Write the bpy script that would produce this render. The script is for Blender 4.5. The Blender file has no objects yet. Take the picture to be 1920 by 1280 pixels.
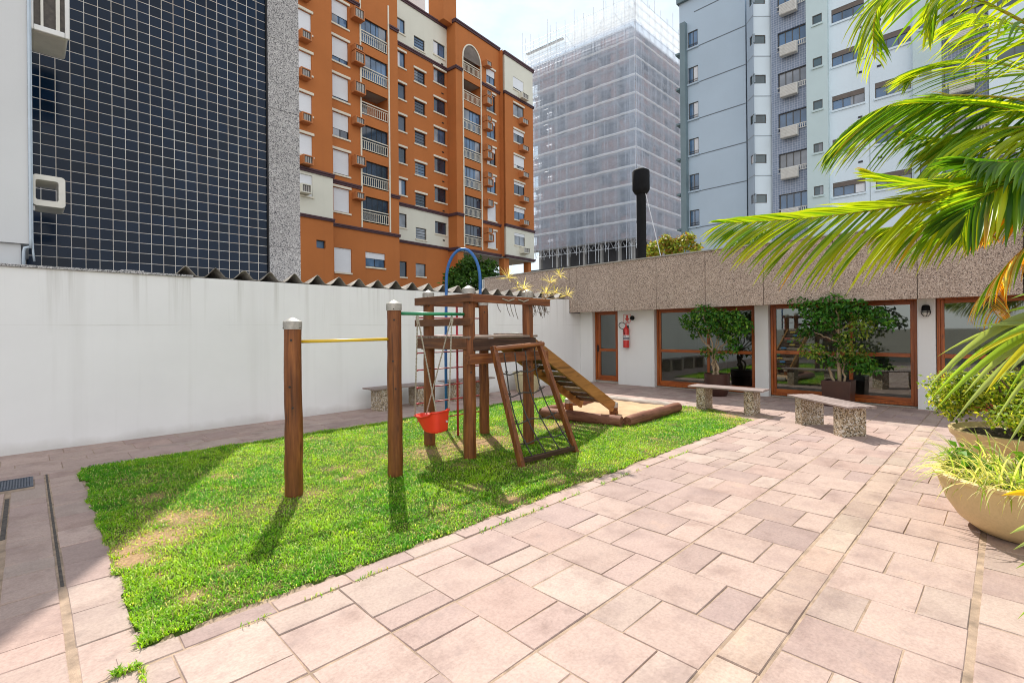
import bpy, math, random
import numpy as np
from mathutils import Vector, Matrix
random.seed(7); RNG = np.random.default_rng(7)
scene = bpy.context.scene
COL = scene.collection
R = math.radians
# ---------------------------------------------------------------- camera model (used to lay things out in metres)
CAM_H, FPX, YAW, ROLL = 1.6, 920.0, R(45.3), R(0.55)
fwd = np.array([math.cos(YAW), math.sin(YAW), 0.0])
rt0 = np.array([math.sin(YAW), -math.cos(YAW), 0.0])
up0 = np.array([0, 0, 1.0])
rt = rt0 * math.cos(ROLL) - up0 * math.sin(ROLL)
upv = up0 * math.cos(ROLL) + rt0 * math.sin(ROLL)
CAM = np.array([0, 0, CAM_H])
def at(px, py, depth):
    """point that stands at a given distance in front of the camera"""
    return CAM + depth * (fwd + rt * (px - 960) / FPX - upv * (py - 619) / FPX)

# ---------------------------------------------------------------- mesh helpers
def rootloc(o):
    p = np.zeros(3)
    while o is not None:
        p = p + np.array(o.location); o = o.parent
    return p
def link(o, parent=None):
    COL.objects.link(o)
    if parent is not None: o.parent = parent
    return o
def norm(a):
    a = np.asarray(a, float); l = np.linalg.norm(a)
    return a / l if l > 1e-9 else a
class MB:
    def __init__(s): s.v = []; s.f = []
    def add(s, vs, fs):
        b = len(s.v); s.v.extend([tuple(map(float, p)) for p in vs]); s.f.extend([tuple(i + b for i in f) for f in fs]); return s
    def quad(s, a, b, c, d): return s.add([a, b, c, d], [(0, 1, 2, 3)])
    def box(s, x0, x1, y0, y1, z0, z1):
        v = [(x0,y0,z0),(x1,y0,z0),(x1,y1,z0),(x0,y1,z0),(x0,y0,z1),(x1,y0,z1),(x1,y1,z1),(x0,y1,z1)]
        return s.add(v, [(0,3,2,1),(4,5,6,7),(0,1,5,4),(1,2,6,5),(2,3,7,6),(3,0,4,7)])
    def fbox(s, fr, u0, u1, v0, v1, z0, z1):
        P = fr.P
        v = [P(u0,v0,z0),P(u1,v0,z0),P(u1,v1,z0),P(u0,v1,z0),P(u0,v0,z1),P(u1,v0,z1),P(u1,v1,z1),P(u0,v1,z1)]
        return s.add(v, [(0,3,2,1),(4,5,6,7),(0,1,5,4),(1,2,6,5),(2,3,7,6),(3,0,4,7)])
    def bar(s, a, b, w, h, upd=(0,0,1)):
        """straight board from a to b, w wide (sideways) and h high"""
        a = np.array(a, float); b = np.array(b, float); t = norm(b - a)
        sd = norm(np.cross(t, np.array(upd, float))); u = norm(np.cross(sd, t))
        o = []
        for p in (a, b):
            for (i, j) in ((-1,-1),(1,-1),(1,1),(-1,1)): o.append(p + sd * i * w / 2 + u * j * h / 2)
        return s.add(o, [(0,1,2,3),(7,6,5,4),(0,4,5,1),(1,5,6,2),(2,6,7,3),(3,7,4,0)])
    def tube(s, pts, r, n=8, cap=True):
        pts = [np.array(p, float) for p in pts]; m = len(pts)
        if not hasattr(r, '__len__'): r = [r] * m
        vs = []; ref = None
        for i, p in enumerate(pts):
            t = norm(pts[min(i + 1, m - 1)] - pts[max(i - 1, 0)])
            if ref is None:
                ref = np.array([0, 0, 1.0]) if abs(t[2]) < 0.9 else np.array([1.0, 0, 0])
            a = norm(ref - t * np.dot(ref, t)); ref = a; b = np.cross(t, a)
            for k in range(n):
                th = 2 * math.pi * k / n; vs.append(p + r[i] * (a * math.cos(th) + b * math.sin(th)))
        fs = []
        for i in range(m - 1):
            for k in range(n):
                k2 = (k + 1) % n; fs.append((i*n+k, i*n+k2, (i+1)*n+k2, (i+1)*n+k))
        if cap:
            fs.append(tuple(range(n - 1, -1, -1))); fs.append(tuple((m-1)*n + k for k in range(n)))
        return s.add(vs, fs)
    def lathe(s, prof, cx=0, cy=0, n=24, cz=0):
        vs = []; fs = []; m = len(prof)
        for (r, z) in prof:
            for k in range(n):
                th = 2*math.pi*k/n; vs.append((cx + r*math.cos(th), cy + r*math.sin(th), cz + z))
        for i in range(m - 1):
            for k in range(n):
                k2 = (k+1) % n; fs.append((i*n+k, i*n+k2, (i+1)*n+k2, (i+1)*n+k))
        fs.append(tuple(range(n-1,-1,-1))); fs.append(tuple((m-1)*n+k for k in range(n)))
        return s.add(vs, fs)
    def build(s, name, mat, parent=None, smooth=False, bevel=0, seg=2, auto=None):
        me = bpy.data.meshes.new(name)
        off = rootloc(parent) if parent is not None else np.zeros(3)
        me.from_pydata([(p[0]-off[0], p[1]-off[1], p[2]-off[2]) for p in s.v], [], s.f)
        if smooth or bevel or auto: me.polygons.foreach_set('use_smooth', [True]*len(me.polygons))
        if auto: me.set_sharp_from_angle(angle=R(auto))
        elif bevel: me.set_sharp_from_angle(angle=R(35))
        me.update()
        o = bpy.data.objects.new(name, me); me.materials.append(mat); link(o, parent)
        if bevel:
            b = o.modifiers.new('edge', 'BEVEL'); b.width = bevel; b.segments = seg; b.limit_method = 'ANGLE'; b.angle_limit = R(35); b.harden_normals = False
        return o
class Frame:
    """a facade's own axes: u along it, v out of it, z up"""
    def __init__(s, a1, n): s.a1 = np.array(a1, float); s.n = np.array(n, float)
    def P(s, u, v, z): return s.a1*u + s.n*v + np.array([0, 0, z])
def panel(mb, fr, u0, u1, z0, z1, v, holes=(), depth=0.2):
    """outer skin of a wall with real openings and their reveals"""
    us = sorted({u0, u1, *[h[0] for h in holes], *[h[1] for h in holes]}); us = [u for u in us if u0 <= u <= u1]
    zs = sorted({z0, z1, *[h[2] for h in holes], *[h[3] for h in holes]}); zs = [z for z in zs if z0 <= z <= z1]
    for i in range(len(us) - 1):
        for j in range(len(zs) - 1):
            uc = (us[i]+us[i+1])/2; zc = (zs[j]+zs[j+1])/2
            if any(h[0] < uc < h[1] and h[2] < zc < h[3] for h in holes): continue
            mb.quad(fr.P(us[i],v,zs[j]), fr.P(us[i+1],v,zs[j]), fr.P(us[i+1],v,zs[j+1]), fr.P(us[i],v,zs[j+1]))
    for (a, b, c, d) in holes:
        w = v - depth
        mb.quad(fr.P(a,v,c), fr.P(a,w,c), fr.P(b,w,c), fr.P(b,v,c)); mb.quad(fr.P(a,v,d), fr.P(b,v,d), fr.P(b,w,d), fr.P(a,w,d))
        mb.quad(fr.P(a,v,c), fr.P(a,v,d), fr.P(a,w,d), fr.P(a,w,c)); mb.quad(fr.P(b,v,c), fr.P(b,w,c), fr.P(b,w,d), fr.P(b,v,d))
def tag(o, label=None, cat=None, group=None, kind=None):
    if label: o['label'] = label
    if cat: o['category'] = cat
    if group: o['group'] = group
    if kind: o['kind'] = kind
    return o
def thing(name, loc, label, cat, group=None):
    o = bpy.data.objects.new(name, None); o.empty_display_size = 0.2; o.location = loc; link(o)
    return tag(o, label, cat, group)
def children(o): return [c for c in bpy.data.objects if c.parent is o]
def copy_tree(o, parent=None):
    c = o.copy(); COL.objects.link(c)
    if parent is not None: c.parent = parent
    for ch in children(o): copy_tree(ch, c)
    return c
def npmesh(name, verts, faces_flat, loop_tot, mat, parent=None, colors=None, smooth=False):
    """large mesh straight from arrays"""
    me = bpy.data.meshes.new(name)
    verts = np.asarray(verts, np.float32)
    if parent is not None: verts = verts - rootloc(parent).astype(np.float32)
    nl = len(faces_flat); nf = len(loop_tot)
    me.vertices.add(len(verts)); me.vertices.foreach_set('co', verts.ravel())
    me.loops.add(nl); me.loops.foreach_set('vertex_index', np.asarray(faces_flat, np.int32))
    me.polygons.add(nf)
    st = np.zeros(nf, np.int32); st[1:] = np.cumsum(loop_tot)[:-1]
    me.polygons.foreach_set('loop_start', st)
    try: me.polygons.foreach_set('loop_total', np.asarray(loop_tot, np.int32))
    except Exception: pass
    if smooth: me.polygons.foreach_set('use_smooth', np.ones(nf, bool))
    if colors is not None:
        a = me.attributes.new('tint', 'FLOAT_COLOR', 'POINT'); a.data.foreach_set('color', np.asarray(colors, np.float32).ravel())
    me.update(calc_edges=True); me.validate()
    o = bpy.data.objects.new(name, me); me.materials.append(mat)
    return link(o, parent)

# ---------------------------------------------------------------- materials
def srgb(r, g, b):
    f = lambda c: (c/255/12.92) if c/255 <= 0.04045 else ((c/255+0.055)/1.055)**2.4
    return (f(r), f(g), f(b))
def newmat(name):
    m = bpy.data.materials.new(name); m.use_nodes = True
    nt = m.node_tree; b = nt.nodes['Principled BSDF']
    return m, nt, b
def N(nt, t, **kw):
    n = nt.nodes.new(t)
    for k, v in kw.items():
        if k.startswith('i_'): n.inputs[k[2:].replace('_', ' ')].default_value = v
        else: setattr(n, k, v)
    return n
def ramp(nt, fac, stops, interp='LINEAR'):
    r = nt.nodes.new('ShaderNodeValToRGB'); r.color_ramp.interpolation = interp
    e = r.color_ramp.elements
    while len(e) < len(stops): e.new(0.5)
    for i, (p, c) in enumerate(stops):
        e[i].position = p; e[i].color = (*c, 1) if len(c) == 3 else c
    nt.links.new(fac, r.inputs['Fac']); return r
def mixc(nt, fac, a, b, mode='MIX'):
    m = nt.nodes.new('ShaderNodeMix'); m.data_type = 'RGBA'; m.blend_type = mode; m.clamp_result = False
    L = nt.links.new
    if isinstance(fac, (int, float)): m.inputs[0].default_value = fac
    else: L(fac, m.inputs[0])
    for i, x in ((6, a), (7, b)):
        if isinstance(x, tuple): m.inputs[i].default_value = (*x, 1)
        else: L(x, m.inputs[i])
    return m.outputs[2]
def coords(nt, scale=(1,1,1), kind='Object', rot=(0,0,0), loc=(0,0,0)):
    tc = nt.nodes.new('ShaderNodeTexCoord'); mp = nt.nodes.new('ShaderNodeMapping')
    mp.inputs['Scale'].default_value = scale; mp.inputs['Rotation'].default_value = rot; mp.inputs['Location'].default_value = loc
    nt.links.new(tc.outputs[kind], mp.inputs['Vector']); return mp.outputs['Vector']
def noise(nt, vec, scale, detail=4, rough=0.55):
    n = nt.nodes.new('ShaderNodeTexNoise'); n.inputs['Scale'].default_value = scale; n.inputs['Detail'].default_value = detail; n.inputs['Roughness'].default_value = rough
    nt.links.new(vec, n.inputs['Vector']); return n.outputs['Fac']
def bump(nt, b, h, strength=0.3, dist=0.01):
    n = nt.nodes.new('ShaderNodeBump'); n.inputs['Strength'].default_value = strength; n.inputs['Distance'].default_value = dist
    nt.links.new(h, n.inputs['Height']); nt.links.new(n.outputs['Normal'], b.inputs['Normal'])
def plain(name, c, rough=0.6, var=0.15, scale=3.0, metal=0.0, spec=0.5, bmp=0.0, stretch=(1,1,1), fine=0.0):
    """paint, plaster, plastic: a base colour with soft wear"""
    m, nt, b = newmat(name); v = coords(nt, stretch)
    f = noise(nt, v, scale, 6, 0.6)
    lo = tuple(x*(1-var) for x in c); hi = tuple(min(1, x*(1+var*0.6)) for x in c)
    r = ramp(nt, f, [(0.3, lo), (0.7, hi)]); col = r.outputs['Color']
    if fine:
        f2 = noise(nt, v, scale*25, 3, 0.6); col = mixc(nt, ramp(nt, f2, [(0.45, (0,0,0)), (0.7, (fine,)*3)]).outputs['Color'], col, tuple(x*0.6 for x in c))
    nt.links.new(col, b.inputs['Base Color'])
    b.inputs['Roughness'].default_value = rough; b.inputs['Metallic'].default_value = metal; b.inputs['Specular IOR Level'].default_value = spec
    if bmp: bump(nt, b, noise(nt, v, scale*30, 3), bmp, 0.004)
    return m
def plaster(name, c, streak=0.12, scale=1.0, dirt=(0.25,0.22,0.18), amount=0.25):
    """painted render with rain streaks and blotches of its own"""
    m, nt, b = newmat(name); L = nt.links.new
    v = coords(nt)
    big = noise(nt, v, 0.9*scale, 6, 0.6)
    st = noise(nt, coords(nt, (6*scale, 6*scale, 0.25*scale)), 1.0, 5, 0.6)
    col = ramp(nt, big, [(0.3, tuple(x*(1-streak) for x in c)), (0.68, tuple(min(1, x*1.03) for x in c))]).outputs['Color']
    f = ramp(nt, st, [(0.52, (0,0,0)), (0.85, (amount,)*3)]).outputs['Color']
    col = mixc(nt, f, col, dirt)
    L(col, b.inputs['Base Color']); b.inputs['Roughness'].default_value = 0.85; b.inputs['Specular IOR Level'].default_value = 0.25
    bump(nt, b, noise(nt, v, 60*scale, 4), 0.12, 0.004)
    return m
def granite(name, stops, scale=90, lines=None, big=0.1):
    """aggregate or granite: coloured grains"""
    m, nt, b = newmat(name); v = coords(nt); L = nt.links.new
    vo = nt.nodes.new('ShaderNodeTexVoronoi'); vo.inputs['Scale'].default_value = scale; L(v, vo.inputs['Vector'])
    sep = nt.nodes.new('ShaderNodeSeparateColor'); L(vo.outputs['Color'], sep.inputs[0])
    col = ramp(nt, sep.outputs[0], stops, 'CONSTANT').outputs['Color']
    wash = ramp(nt, noise(nt, v, 0.8, 6), [(0.3, (1-big,)*3), (0.7, (1+big*0.5,)*3)]).outputs['Color']
    col = mixc(nt, 1.0, col, wash, 'MULTIPLY')
    L(col, b.inputs['Base Color']); b.inputs['Roughness'].default_value = 0.8; b.inputs['Specular IOR Level'].default_value = 0.3
    bump(nt, b, vo.outputs['Distance'], 0.35, 0.006)
    return m
def wood(name, c1, c2, along='z', scale=1.0, rough=0.5, spec=0.4):
    m, nt, b = newmat(name); L = nt.links.new
    st = {'x': (1.2, 14, 14), 'y': (14, 1.2, 14), 'z': (14, 14, 1.2)}[along]
    v = coords(nt, tuple(s*scale for s in st))
    f = noise(nt, v, 1.6, 8, 0.65)
    f2 = noise(nt, coords(nt, (1.3, 1.3, 1.3)), 1.5, 4)
    col = ramp(nt, f, [(0.28, tuple(x*0.45 for x in c1)), (0.45, c1), (0.72, c2)]).outputs['Color']
    col = mixc(nt, ramp(nt, f2, [(0.35, (0,0,0)), (0.7, (0.45,)*3)]).outputs['Color'], col, tuple(x*0.55 for x in c1))
    L(col, b.inputs['Base Color']); b.inputs['Roughness'].default_value = rough; b.inputs['Specular IOR Level'].default_value = spec
    # drying checks and a few knots
    fs = {'x': (0.7, 55, 55), 'y': (55, 0.7, 55), 'z': (55, 55, 0.7)}[along]
    ck = ramp(nt, noise(nt, coords(nt, tuple(q*scale for q in fs), loc=(3,7,1)), 1.0, 3, 0.5), [(0.60,(0,0,0)),(0.68,(0.75,)*3)]).outputs['Color']
    col = mixc(nt, ck, col, tuple(x*0.18 for x in c1))
    ks = {'x': (2.2, 9, 9), 'y': (9, 2.2, 9), 'z': (9, 9, 2.2)}[along]
    vo = nt.nodes.new('ShaderNodeTexVoronoi'); vo.inputs['Scale'].default_value = 1.0*scale; L(coords(nt, ks), vo.inputs['Vector'])
    kn = ramp(nt, vo.outputs['Distance'], [(0.05,(0.7,)*3),(0.16,(0,0,0))]).outputs['Color']
    col = mixc(nt, kn, col, tuple(x*0.25 for x in c1)); L(col, b.inputs['Base Color'])
    bump(nt, b, f, 0.35, 0.004)
    return m
def leafmat(name, gain=1.0, trans=0.45, rough=0.45, spec=0.25):
    """a leaf blade: own tint per leaf, lets light through"""
    m, nt, b = newmat(name); L = nt.links.new
    a = nt.nodes.new('ShaderNodeAttribute'); a.attribute_name = 'tint'
    L(a.outputs['Color'], b.inputs['Base Color']); b.inputs['Roughness'].default_value = rough; b.inputs['Specular IOR Level'].default_value = spec
    tr = nt.nodes.new('ShaderNodeBsdfTranslucent')
    c = mixc(nt, 1.0, a.outputs['Color'], (1.5*gain, 1.35*gain, 0.5*gain), 'MULTIPLY'); L(c, tr.inputs['Color'])
    mx = nt.nodes.new('ShaderNodeMixShader'); mx.inputs[0].default_value = trans
    L(b.outputs[0], mx.inputs[1]); L(tr.outputs[0], mx.inputs[2]); L(mx.outputs[0], nt.nodes['Material Output'].inputs['Surface'])
    return m
def glass(name, tint, refl=0.25, see=0.6, rough=0.02):
    m, nt, b = newmat(name); L = nt.links.new
    nt.nodes.remove(b)
    gl = nt.nodes.new('ShaderNodeBsdfGlossy'); gl.inputs['Roughness'].default_value = rough; gl.inputs['Color'].default_value = (0.74, 0.80, 0.77, 1)
    tr = nt.nodes.new('ShaderNodeBsdfTransparent'); tr.inputs['Color'].default_value = (*tint, 1)
    lw = nt.nodes.new('ShaderNodeFresnel'); lw.inputs['IOR'].default_value = 1.5
    mt = nt.nodes.new('ShaderNodeMath'); mt.operation = 'MULTIPLY_ADD'; mt.inputs[1].default_value = 1.6; mt.inputs[2].default_value = refl; mt.use_clamp = True
    L(lw.outputs[0], mt.inputs[0])
    mx = nt.nodes.new('ShaderNodeMixShader'); L(mt.outputs[0], mx.inputs[0]); L(tr.outputs[0], mx.inputs[1]); L(gl.outputs[0], mx.inputs[2])
    L(mx.outputs[0], nt.nodes['Material Output'].inputs['Surface'])
    return m
def darkpane(name, c, rough=0.05, spec=0.9):
    m, nt, b = newmat(name); v = coords(nt)
    r = ramp(nt, noise(nt, v, 0.6, 2), [(0.35, tuple(x*0.4 for x in c)), (0.65, c)])
    nt.links.new(r.outputs['Color'], b.inputs['Base Color']); b.inputs['Roughness'].default_value = rough; b.inputs['Specular IOR Level'].default_value = spec
    return m
# ================================================================ GROUND, PAVING, LAWN
M = {}
def paver_mat():
    m, nt, b = newmat('paving stone'); L = nt.links.new
    a = nt.nodes.new('ShaderNodeAttribute'); a.attribute_name = 'tint'
    v = coords(nt)
    n1 = noise(nt, v, 3.2, 8, 0.62); n2 = noise(nt, v, 55, 5, 0.7); n3 = noise(nt, coords(nt, (1,1,1), loc=(9,4,0)), 9, 6, 0.6)
    c = mixc(nt, 1.0, a.outputs['Color'], ramp(nt, n1, [(0.27, (0.68,0.64,0.63)), (0.47, (0.95,0.94,0.94)), (0.6, (1,1,1)), (0.76, (1.14,1.10,1.03))]).outputs['Color'], 'MULTIPLY')
    c = mixc(nt, 1.0, c, ramp(nt, n2, [(0.3, (0.8,0.8,0.8)), (0.6, (1.05,1.05,1.05))]).outputs['Color'], 'MULTIPLY')
    c = mixc(nt, ramp(nt, n3, [(0.56, (0,0,0)), (0.8, (0.5,)*3)]).outputs['Color'], c, (0.19, 0.15, 0.14))
    # sooty wear and fine scratches with shapes of their own
    n4 = noise(nt, coords(nt, (1,1,1), loc=(2,8,0)), 1.9, 9, 0.7)
    c = mixc(nt, ramp(nt, n4, [(0.50,(0,0,0)),(0.66,(0.42,)*3)]).outputs['Color'], c, (0.215,0.15,0.14))
    n5 = noise(nt, coords(nt, (4,26,1), rot=(0,0,0.5)), 3.0, 6, 0.7)
    c = mixc(nt, ramp(nt, n5, [(0.55,(0,0,0)),(0.75,(0.22,)*3)]).outputs['Color'], c, (0.55,0.44,0.38))
    L(c, b.inputs['Base Color']); b.inputs['Roughness'].default_value = 0.8; b.inputs['Specular IOR Level'].default_value = 0.3
    bump(nt, b, mixc(nt, 0.5, ramp(nt, n2, [(0,(0,0,0)),(1,(1,1,1))]).outputs['Color'], ramp(nt, n3, [(0,(0,0,0)),(1,(1,1,1))]).outputs['Color']), 0.35, 0.004)
    return m
M['paver'] = paver_mat()
M['mortar'] = plain('mortar', (0.37,0.265,0.19), 0.95, 0.5, 9, bmp=0.6, fine=0.6)
M['earth'] = plain('earth', (0.16,0.14,0.11), 0.95, 0.3, 0.2)
g = MB().quad((-400,-400,-0.06),(600,-400,-0.06),(600,600,-0.06),(-400,600,-0.06)).build('ground', M['earth']); tag(g, 'flat ground of the town beyond the yard', 'ground', kind='structure')

LX0, LX1, LY0, LY1 = 0.42, 9.62, 3.13, 7.78
tv, tf, tl, tc_ = [], [], [], []
def tile(x0, x1, y0, y1, warm=0.0):
    gp = 0.0018 + random.random()*0.0022
    x0 += gp; x1 -= gp; y0 += gp; y1 -= gp
    if x1 - x0 < 0.03 or y1 - y0 < 0.03: return
    j = lambda: random.uniform(-0.0025, 0.0025)
    b = len(tv); e = 0.004; z = random.uniform(-0.002, 0.002); tx = random.uniform(-0.002, 0.002); ty = random.uniform(-0.002, 0.002)
    cs = [(x0+j(),y0+j()),(x1+j(),y0+j()),(x1+j(),y1+j()),(x0+j(),y1+j())]
    cx, cy = (x0+x1)/2, (y0+y1)/2
    for (x, y) in cs:
        sx = 1 if x < cx else -1; sy = 1 if y < cy else -1
        tv.append((x+sx*e, y+sy*e, z + tx*(-sx) + ty*(-sy)))
    for (x, y) in cs: tv.append((x, y, z-0.005))
    for (x, y) in cs: tv.append((x, y, z-0.04))
    tf.append((b,b+1,b+2,b+3))
    for k in range(4):
        k2 = (k+1) % 4; tf.append((b+4+k,b+4+k2,b+k2,b+k)); tf.append((b+8+k,b+8+k2,b+4+k2,b+4+k))
    q = random.random(); l = random.gauss(1.0, 0.05)
    base = np.array([0.415,0.305,0.262])
    if q < 0.14: base = np.array([0.37,0.268,0.236])
    elif q < 0.24: base = np.array([0.40,0.283,0.243])
    elif q < 0.42: base = np.array([0.405,0.31,0.265])
    elif q < 0.445: base = np.array([0.35,0.255,0.23])
    base = base*l + warm*np.array([0.02,0.018,0.0])
    tc_.extend([(*base, 1)]*12)
def rows(x0, x1, pitch, ph):
    k = math.floor((x0-ph)/pitch); out = []
    while ph + k*pitch < x1:
        a, b = max(x0, ph+k*pitch), min(x1, ph+(k+1)*pitch)
        if b - a > 0.03: out.append((a, b, k))
        k += 1
    return out
def band(y0, y1, x0, x1, splits, ph=0.078, pitch=0.43):
    for (a, b, k) in rows(x0, x1, pitch, ph):
        s = splits[k % len(splits)] if splits else None
        if s is None or not (y0+0.03 < s < y1-0.03): tile(a, b, y0, y1)
        else: tile(a, b, y0, s); tile(a, b, s, y1)
XE = 12.28
band(1.675, 2.315, -3, XE, (1.88, 2.10)); band(1.03, 1.665, -3, XE, (1.236, 1.442)); band(2.325, 2.945, -3, XE, (2.725, 2.51))
for (a, b, k) in rows(-3, XE, 0.43, 0.24): tile(a, b, 0.818, 1.02, 1.0)
band(0.155, 0.81, -3, XE, (0.372, 0.578)); band(-0.52, 0.126, -3, XE, (-0.14, -0.32), ph=0.2)
band(-1.16, -0.53, -3, XE, (-0.95, -0.74)); band(-1.8, -1.17, -3, XE, (-1.6, -1.38)); band(-2.44, -1.81, -3, XE, (-2.2, -2.02)); band(-3.1, -2.45, -3, XE, (-2.9, -2.66))
for (a, b, k) in rows(0.3, LX1-0.3, 0.46, 0.1):          # border along the lawn
    tile(a, b, 2.955, LY0 + random.uniform(-0.035, 0.0))
# path left of the lawn
yy = [2.955, 3.36, 3.575, 3.99, 4.216, 4.64, 4.88, 5.27, 5.44, 5.865, 6.08, 6.5, 6.71, 7.14, 7.34, 7.62, 7.78]
for i in range(len(yy)-1):
    tile(-0.125, 0.134, yy[i], yy[i+1]) if not (7.1 < (yy[i]+yy[i+1])/2 < 7.7) else tile(0.045, 0.134, yy[i], yy[i+1])
    tile(-0.62, -0.165, yy[i], yy[i+1]) if not (7.1 < (yy[i]+yy[i+1])/2 < 7.7) else tile(-0.62, -0.24, yy[i], yy[i+1])
y = 2.955
while y < LY1 - 0.05:
    tile(0.168, LX0 - random.uniform(-0.02, 0.03), y, min(LY1, y+0.415)); tile(-1.25, -0.63, y, min(LY1, y+0.415)); tile(-1.9, -1.26, y, min(LY1, y+0.215)); tile(-1.9, -1.26, y+0.215, min(LY1, y+0.415)); y += 0.415
# path behind the lawn, along the wall
for (y0, y1, w, ph) in ((LY1, 7.955, 0.44, 0.1), (7.96, 8.38, 0.66, 0.3), (8.385, 8.59, 0.66, 0.55), (8.595, 9.01, 0.44, 0.2), (9.015, 9.39, 0.66, 0.35)):
    for (a, b, k) in rows(-3, XE, w, ph): tile(a, b, y0+0.003, y1)
# far end, between the lawn and the glazed front
yb = 2.955; k = 0
while yb < LY1 - 0.1:
    y1 = min(yb+0.64, LY1); band(yb, y1-0.008, LX1, XE, (yb+0.21, yb+0.42)); yb += 0.64
me = bpy.data.meshes.new('paving'); me.from_pydata(tv, [], tf)
at_ = me.attributes.new('tint', 'FLOAT_COLOR', 'POINT'); at_.data.foreach_set('color', np.array(tc_, np.float32).ravel())
me.materials.append(M['paver']); pav = link(bpy.data.objects.new('paving', me)); tag(pav, 'pinkish stone pavers of mixed sizes laid around the lawn', 'paving', kind='structure')
mo = MB().quad((-3.1,-3.2,-0.005),(12.9,-3.2,-0.005),(12.9,9.45,-0.005),(-3.1,9.45,-0.005)).build('paving_joints', M['mortar']); tag(mo, 'sandy mortar joints between the pavers', 'paving', kind='structure')

# ---- lawn
BARE = [(0.70,4.72,0.30,.85),(1.0,4.95,0.36,.6),(0.52,4.35,0.16,1.0),(0.50,4.6,.14,1.0),(1.5,4.8,0.5,.3),(0.70,3.50,0.10,.6),(0.95,3.72,.09,.5),(4.35,5.35,0.55,.75),(3.8,5.35,0.5,.7),(3.4,5.5,.5,.5),(4.9,5.2,0.4,.6),
        (4.6,6.1,.35,.4),(2.0,4.85,0.22,.5),(4.2,3.9,.35,.4),(5.1,4.2,.35,.35),(6.3,5.3,.45,.7),(6.5,4.6,.3,.4),(9.2,3.5,.45,.75),(8.6,3.2,.35,.5),(9.3,4.4,.4,.6),(2.7,3.3,.5,.25),(4.3,3.35,.45,.3),(6.2,3.25,.6,.3),(1.9,6.6,.4,.25),(1.0,6.6,.3,.3),(3.0,6.4,.6,.2)]
_rb = random.Random(12)
BARE += [(_rb.uniform(.5,9.4),_rb.uniform(3.2,7.6),_rb.uniform(.06,.17),_rb.uniform(.3,.65)) for _ in range(110)]
_gr = np.random.default_rng(3).random((64, 64))
def vnoise(x, y, s):
    x = np.asarray(x)*s; y = np.asarray(y)*s; i = np.floor(x).astype(int); j = np.floor(y).astype(int); u = x-i; v = y-j
    u = u*u*(3-2*u); v = v*v*(3-2*v); q = lambda a, b: _gr[a % 64, b % 64]
    return (q(i,j)*(1-u)+q(i+1,j)*u)*(1-v) + (q(i,j+1)*(1-u)+q(i+1,j+1)*u)*v
def dry(x, y):
    d = np.zeros_like(np.asarray(x, float))
    for (cx, cy, r, s) in BARE: d = np.maximum(d, s*np.exp(-((x-cx)**2+(y-cy)**2)/(r*r)))
    n = 0.5*vnoise(x,y,1.3)+0.3*vnoise(x,y,3.7)+0.2*vnoise(x,y,9)
    return np.clip(d*(0.55+0.9*n) + np.clip(n-0.60, 0, 1)*1.1, 0, 1)
def inlawn(x, y):
    wob = 0.07*(vnoise(x, y, 4)-0.5)+0.05*(vnoise(x,y,15)-0.5)
    r = (x > LX0+wob) & (x < LX1+wob) & (y > LY0+wob) & (y < LY1+wob)
    return r & ~((x > 8.95) & (y < 3.13 + (x-8.95)*1.5))
nx, ny = 190, 100
gx, gy = np.meshgrid(np.linspace(LX0-0.05, LX1+0.02, nx), np.linspace(LY0-0.05, LY1+0.05, ny), indexing='ij')
gz = -0.006 + 0.016*vnoise(gx, gy, 2.1) + 0.008*vnoise(gx, gy, 8)
ins = inlawn(gx, gy); gz = np.where(ins, gz, -0.03)
d = dry(gx, gy)
cg = np.zeros((nx, ny, 4)); cg[..., 3] = 1
soil = np.array([0.36,0.25,0.15]); thatch = np.array([0.055,0.085,0.016])
sv = np.clip(d*1.5-0.15, 0, 1)[..., None]
cg[..., :3] = thatch*(1-sv) + soil*sv
idx = np.arange(nx*ny).reshape(nx, ny)
fq = np.stack([idx[:-1,:-1], idx[1:,:-1], idx[1:,1:], idx[:-1,1:]], -1).reshape(-1)
def soilmat():
    m, nt, b = newmat('lawn soil'); a = nt.nodes.new('ShaderNodeAttribute'); a.attribute_name = 'tint'; v = coords(nt)
    n = noise(nt, v, 40, 6, 0.7)
    c = mixc(nt, 1.0, a.outputs['Color'], ramp(nt, n, [(0.3, (0.55,0.5,0.45)), (0.7, (1.25,1.2,1.1))]).outputs['Color'], 'MULTIPLY')
    nt.links.new(c, b.inputs['Base Color']); b.inputs['Roughness'].default_value = 0.95; b.inputs['Specular IOR Level'].default_value = 0.1; bump(nt, b, n, 0.8, 0.01); return m
so = npmesh('soil', np.stack([gx,gy,gz], -1).reshape(-1,3), fq, np.full((nx-1)*(ny-1), 4), soilmat(), colors=cg.reshape(-1,4), smooth=True)
tag(so, 'sandy soil and dry thatch showing through the thin lawn', 'soil', kind='structure')
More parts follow.
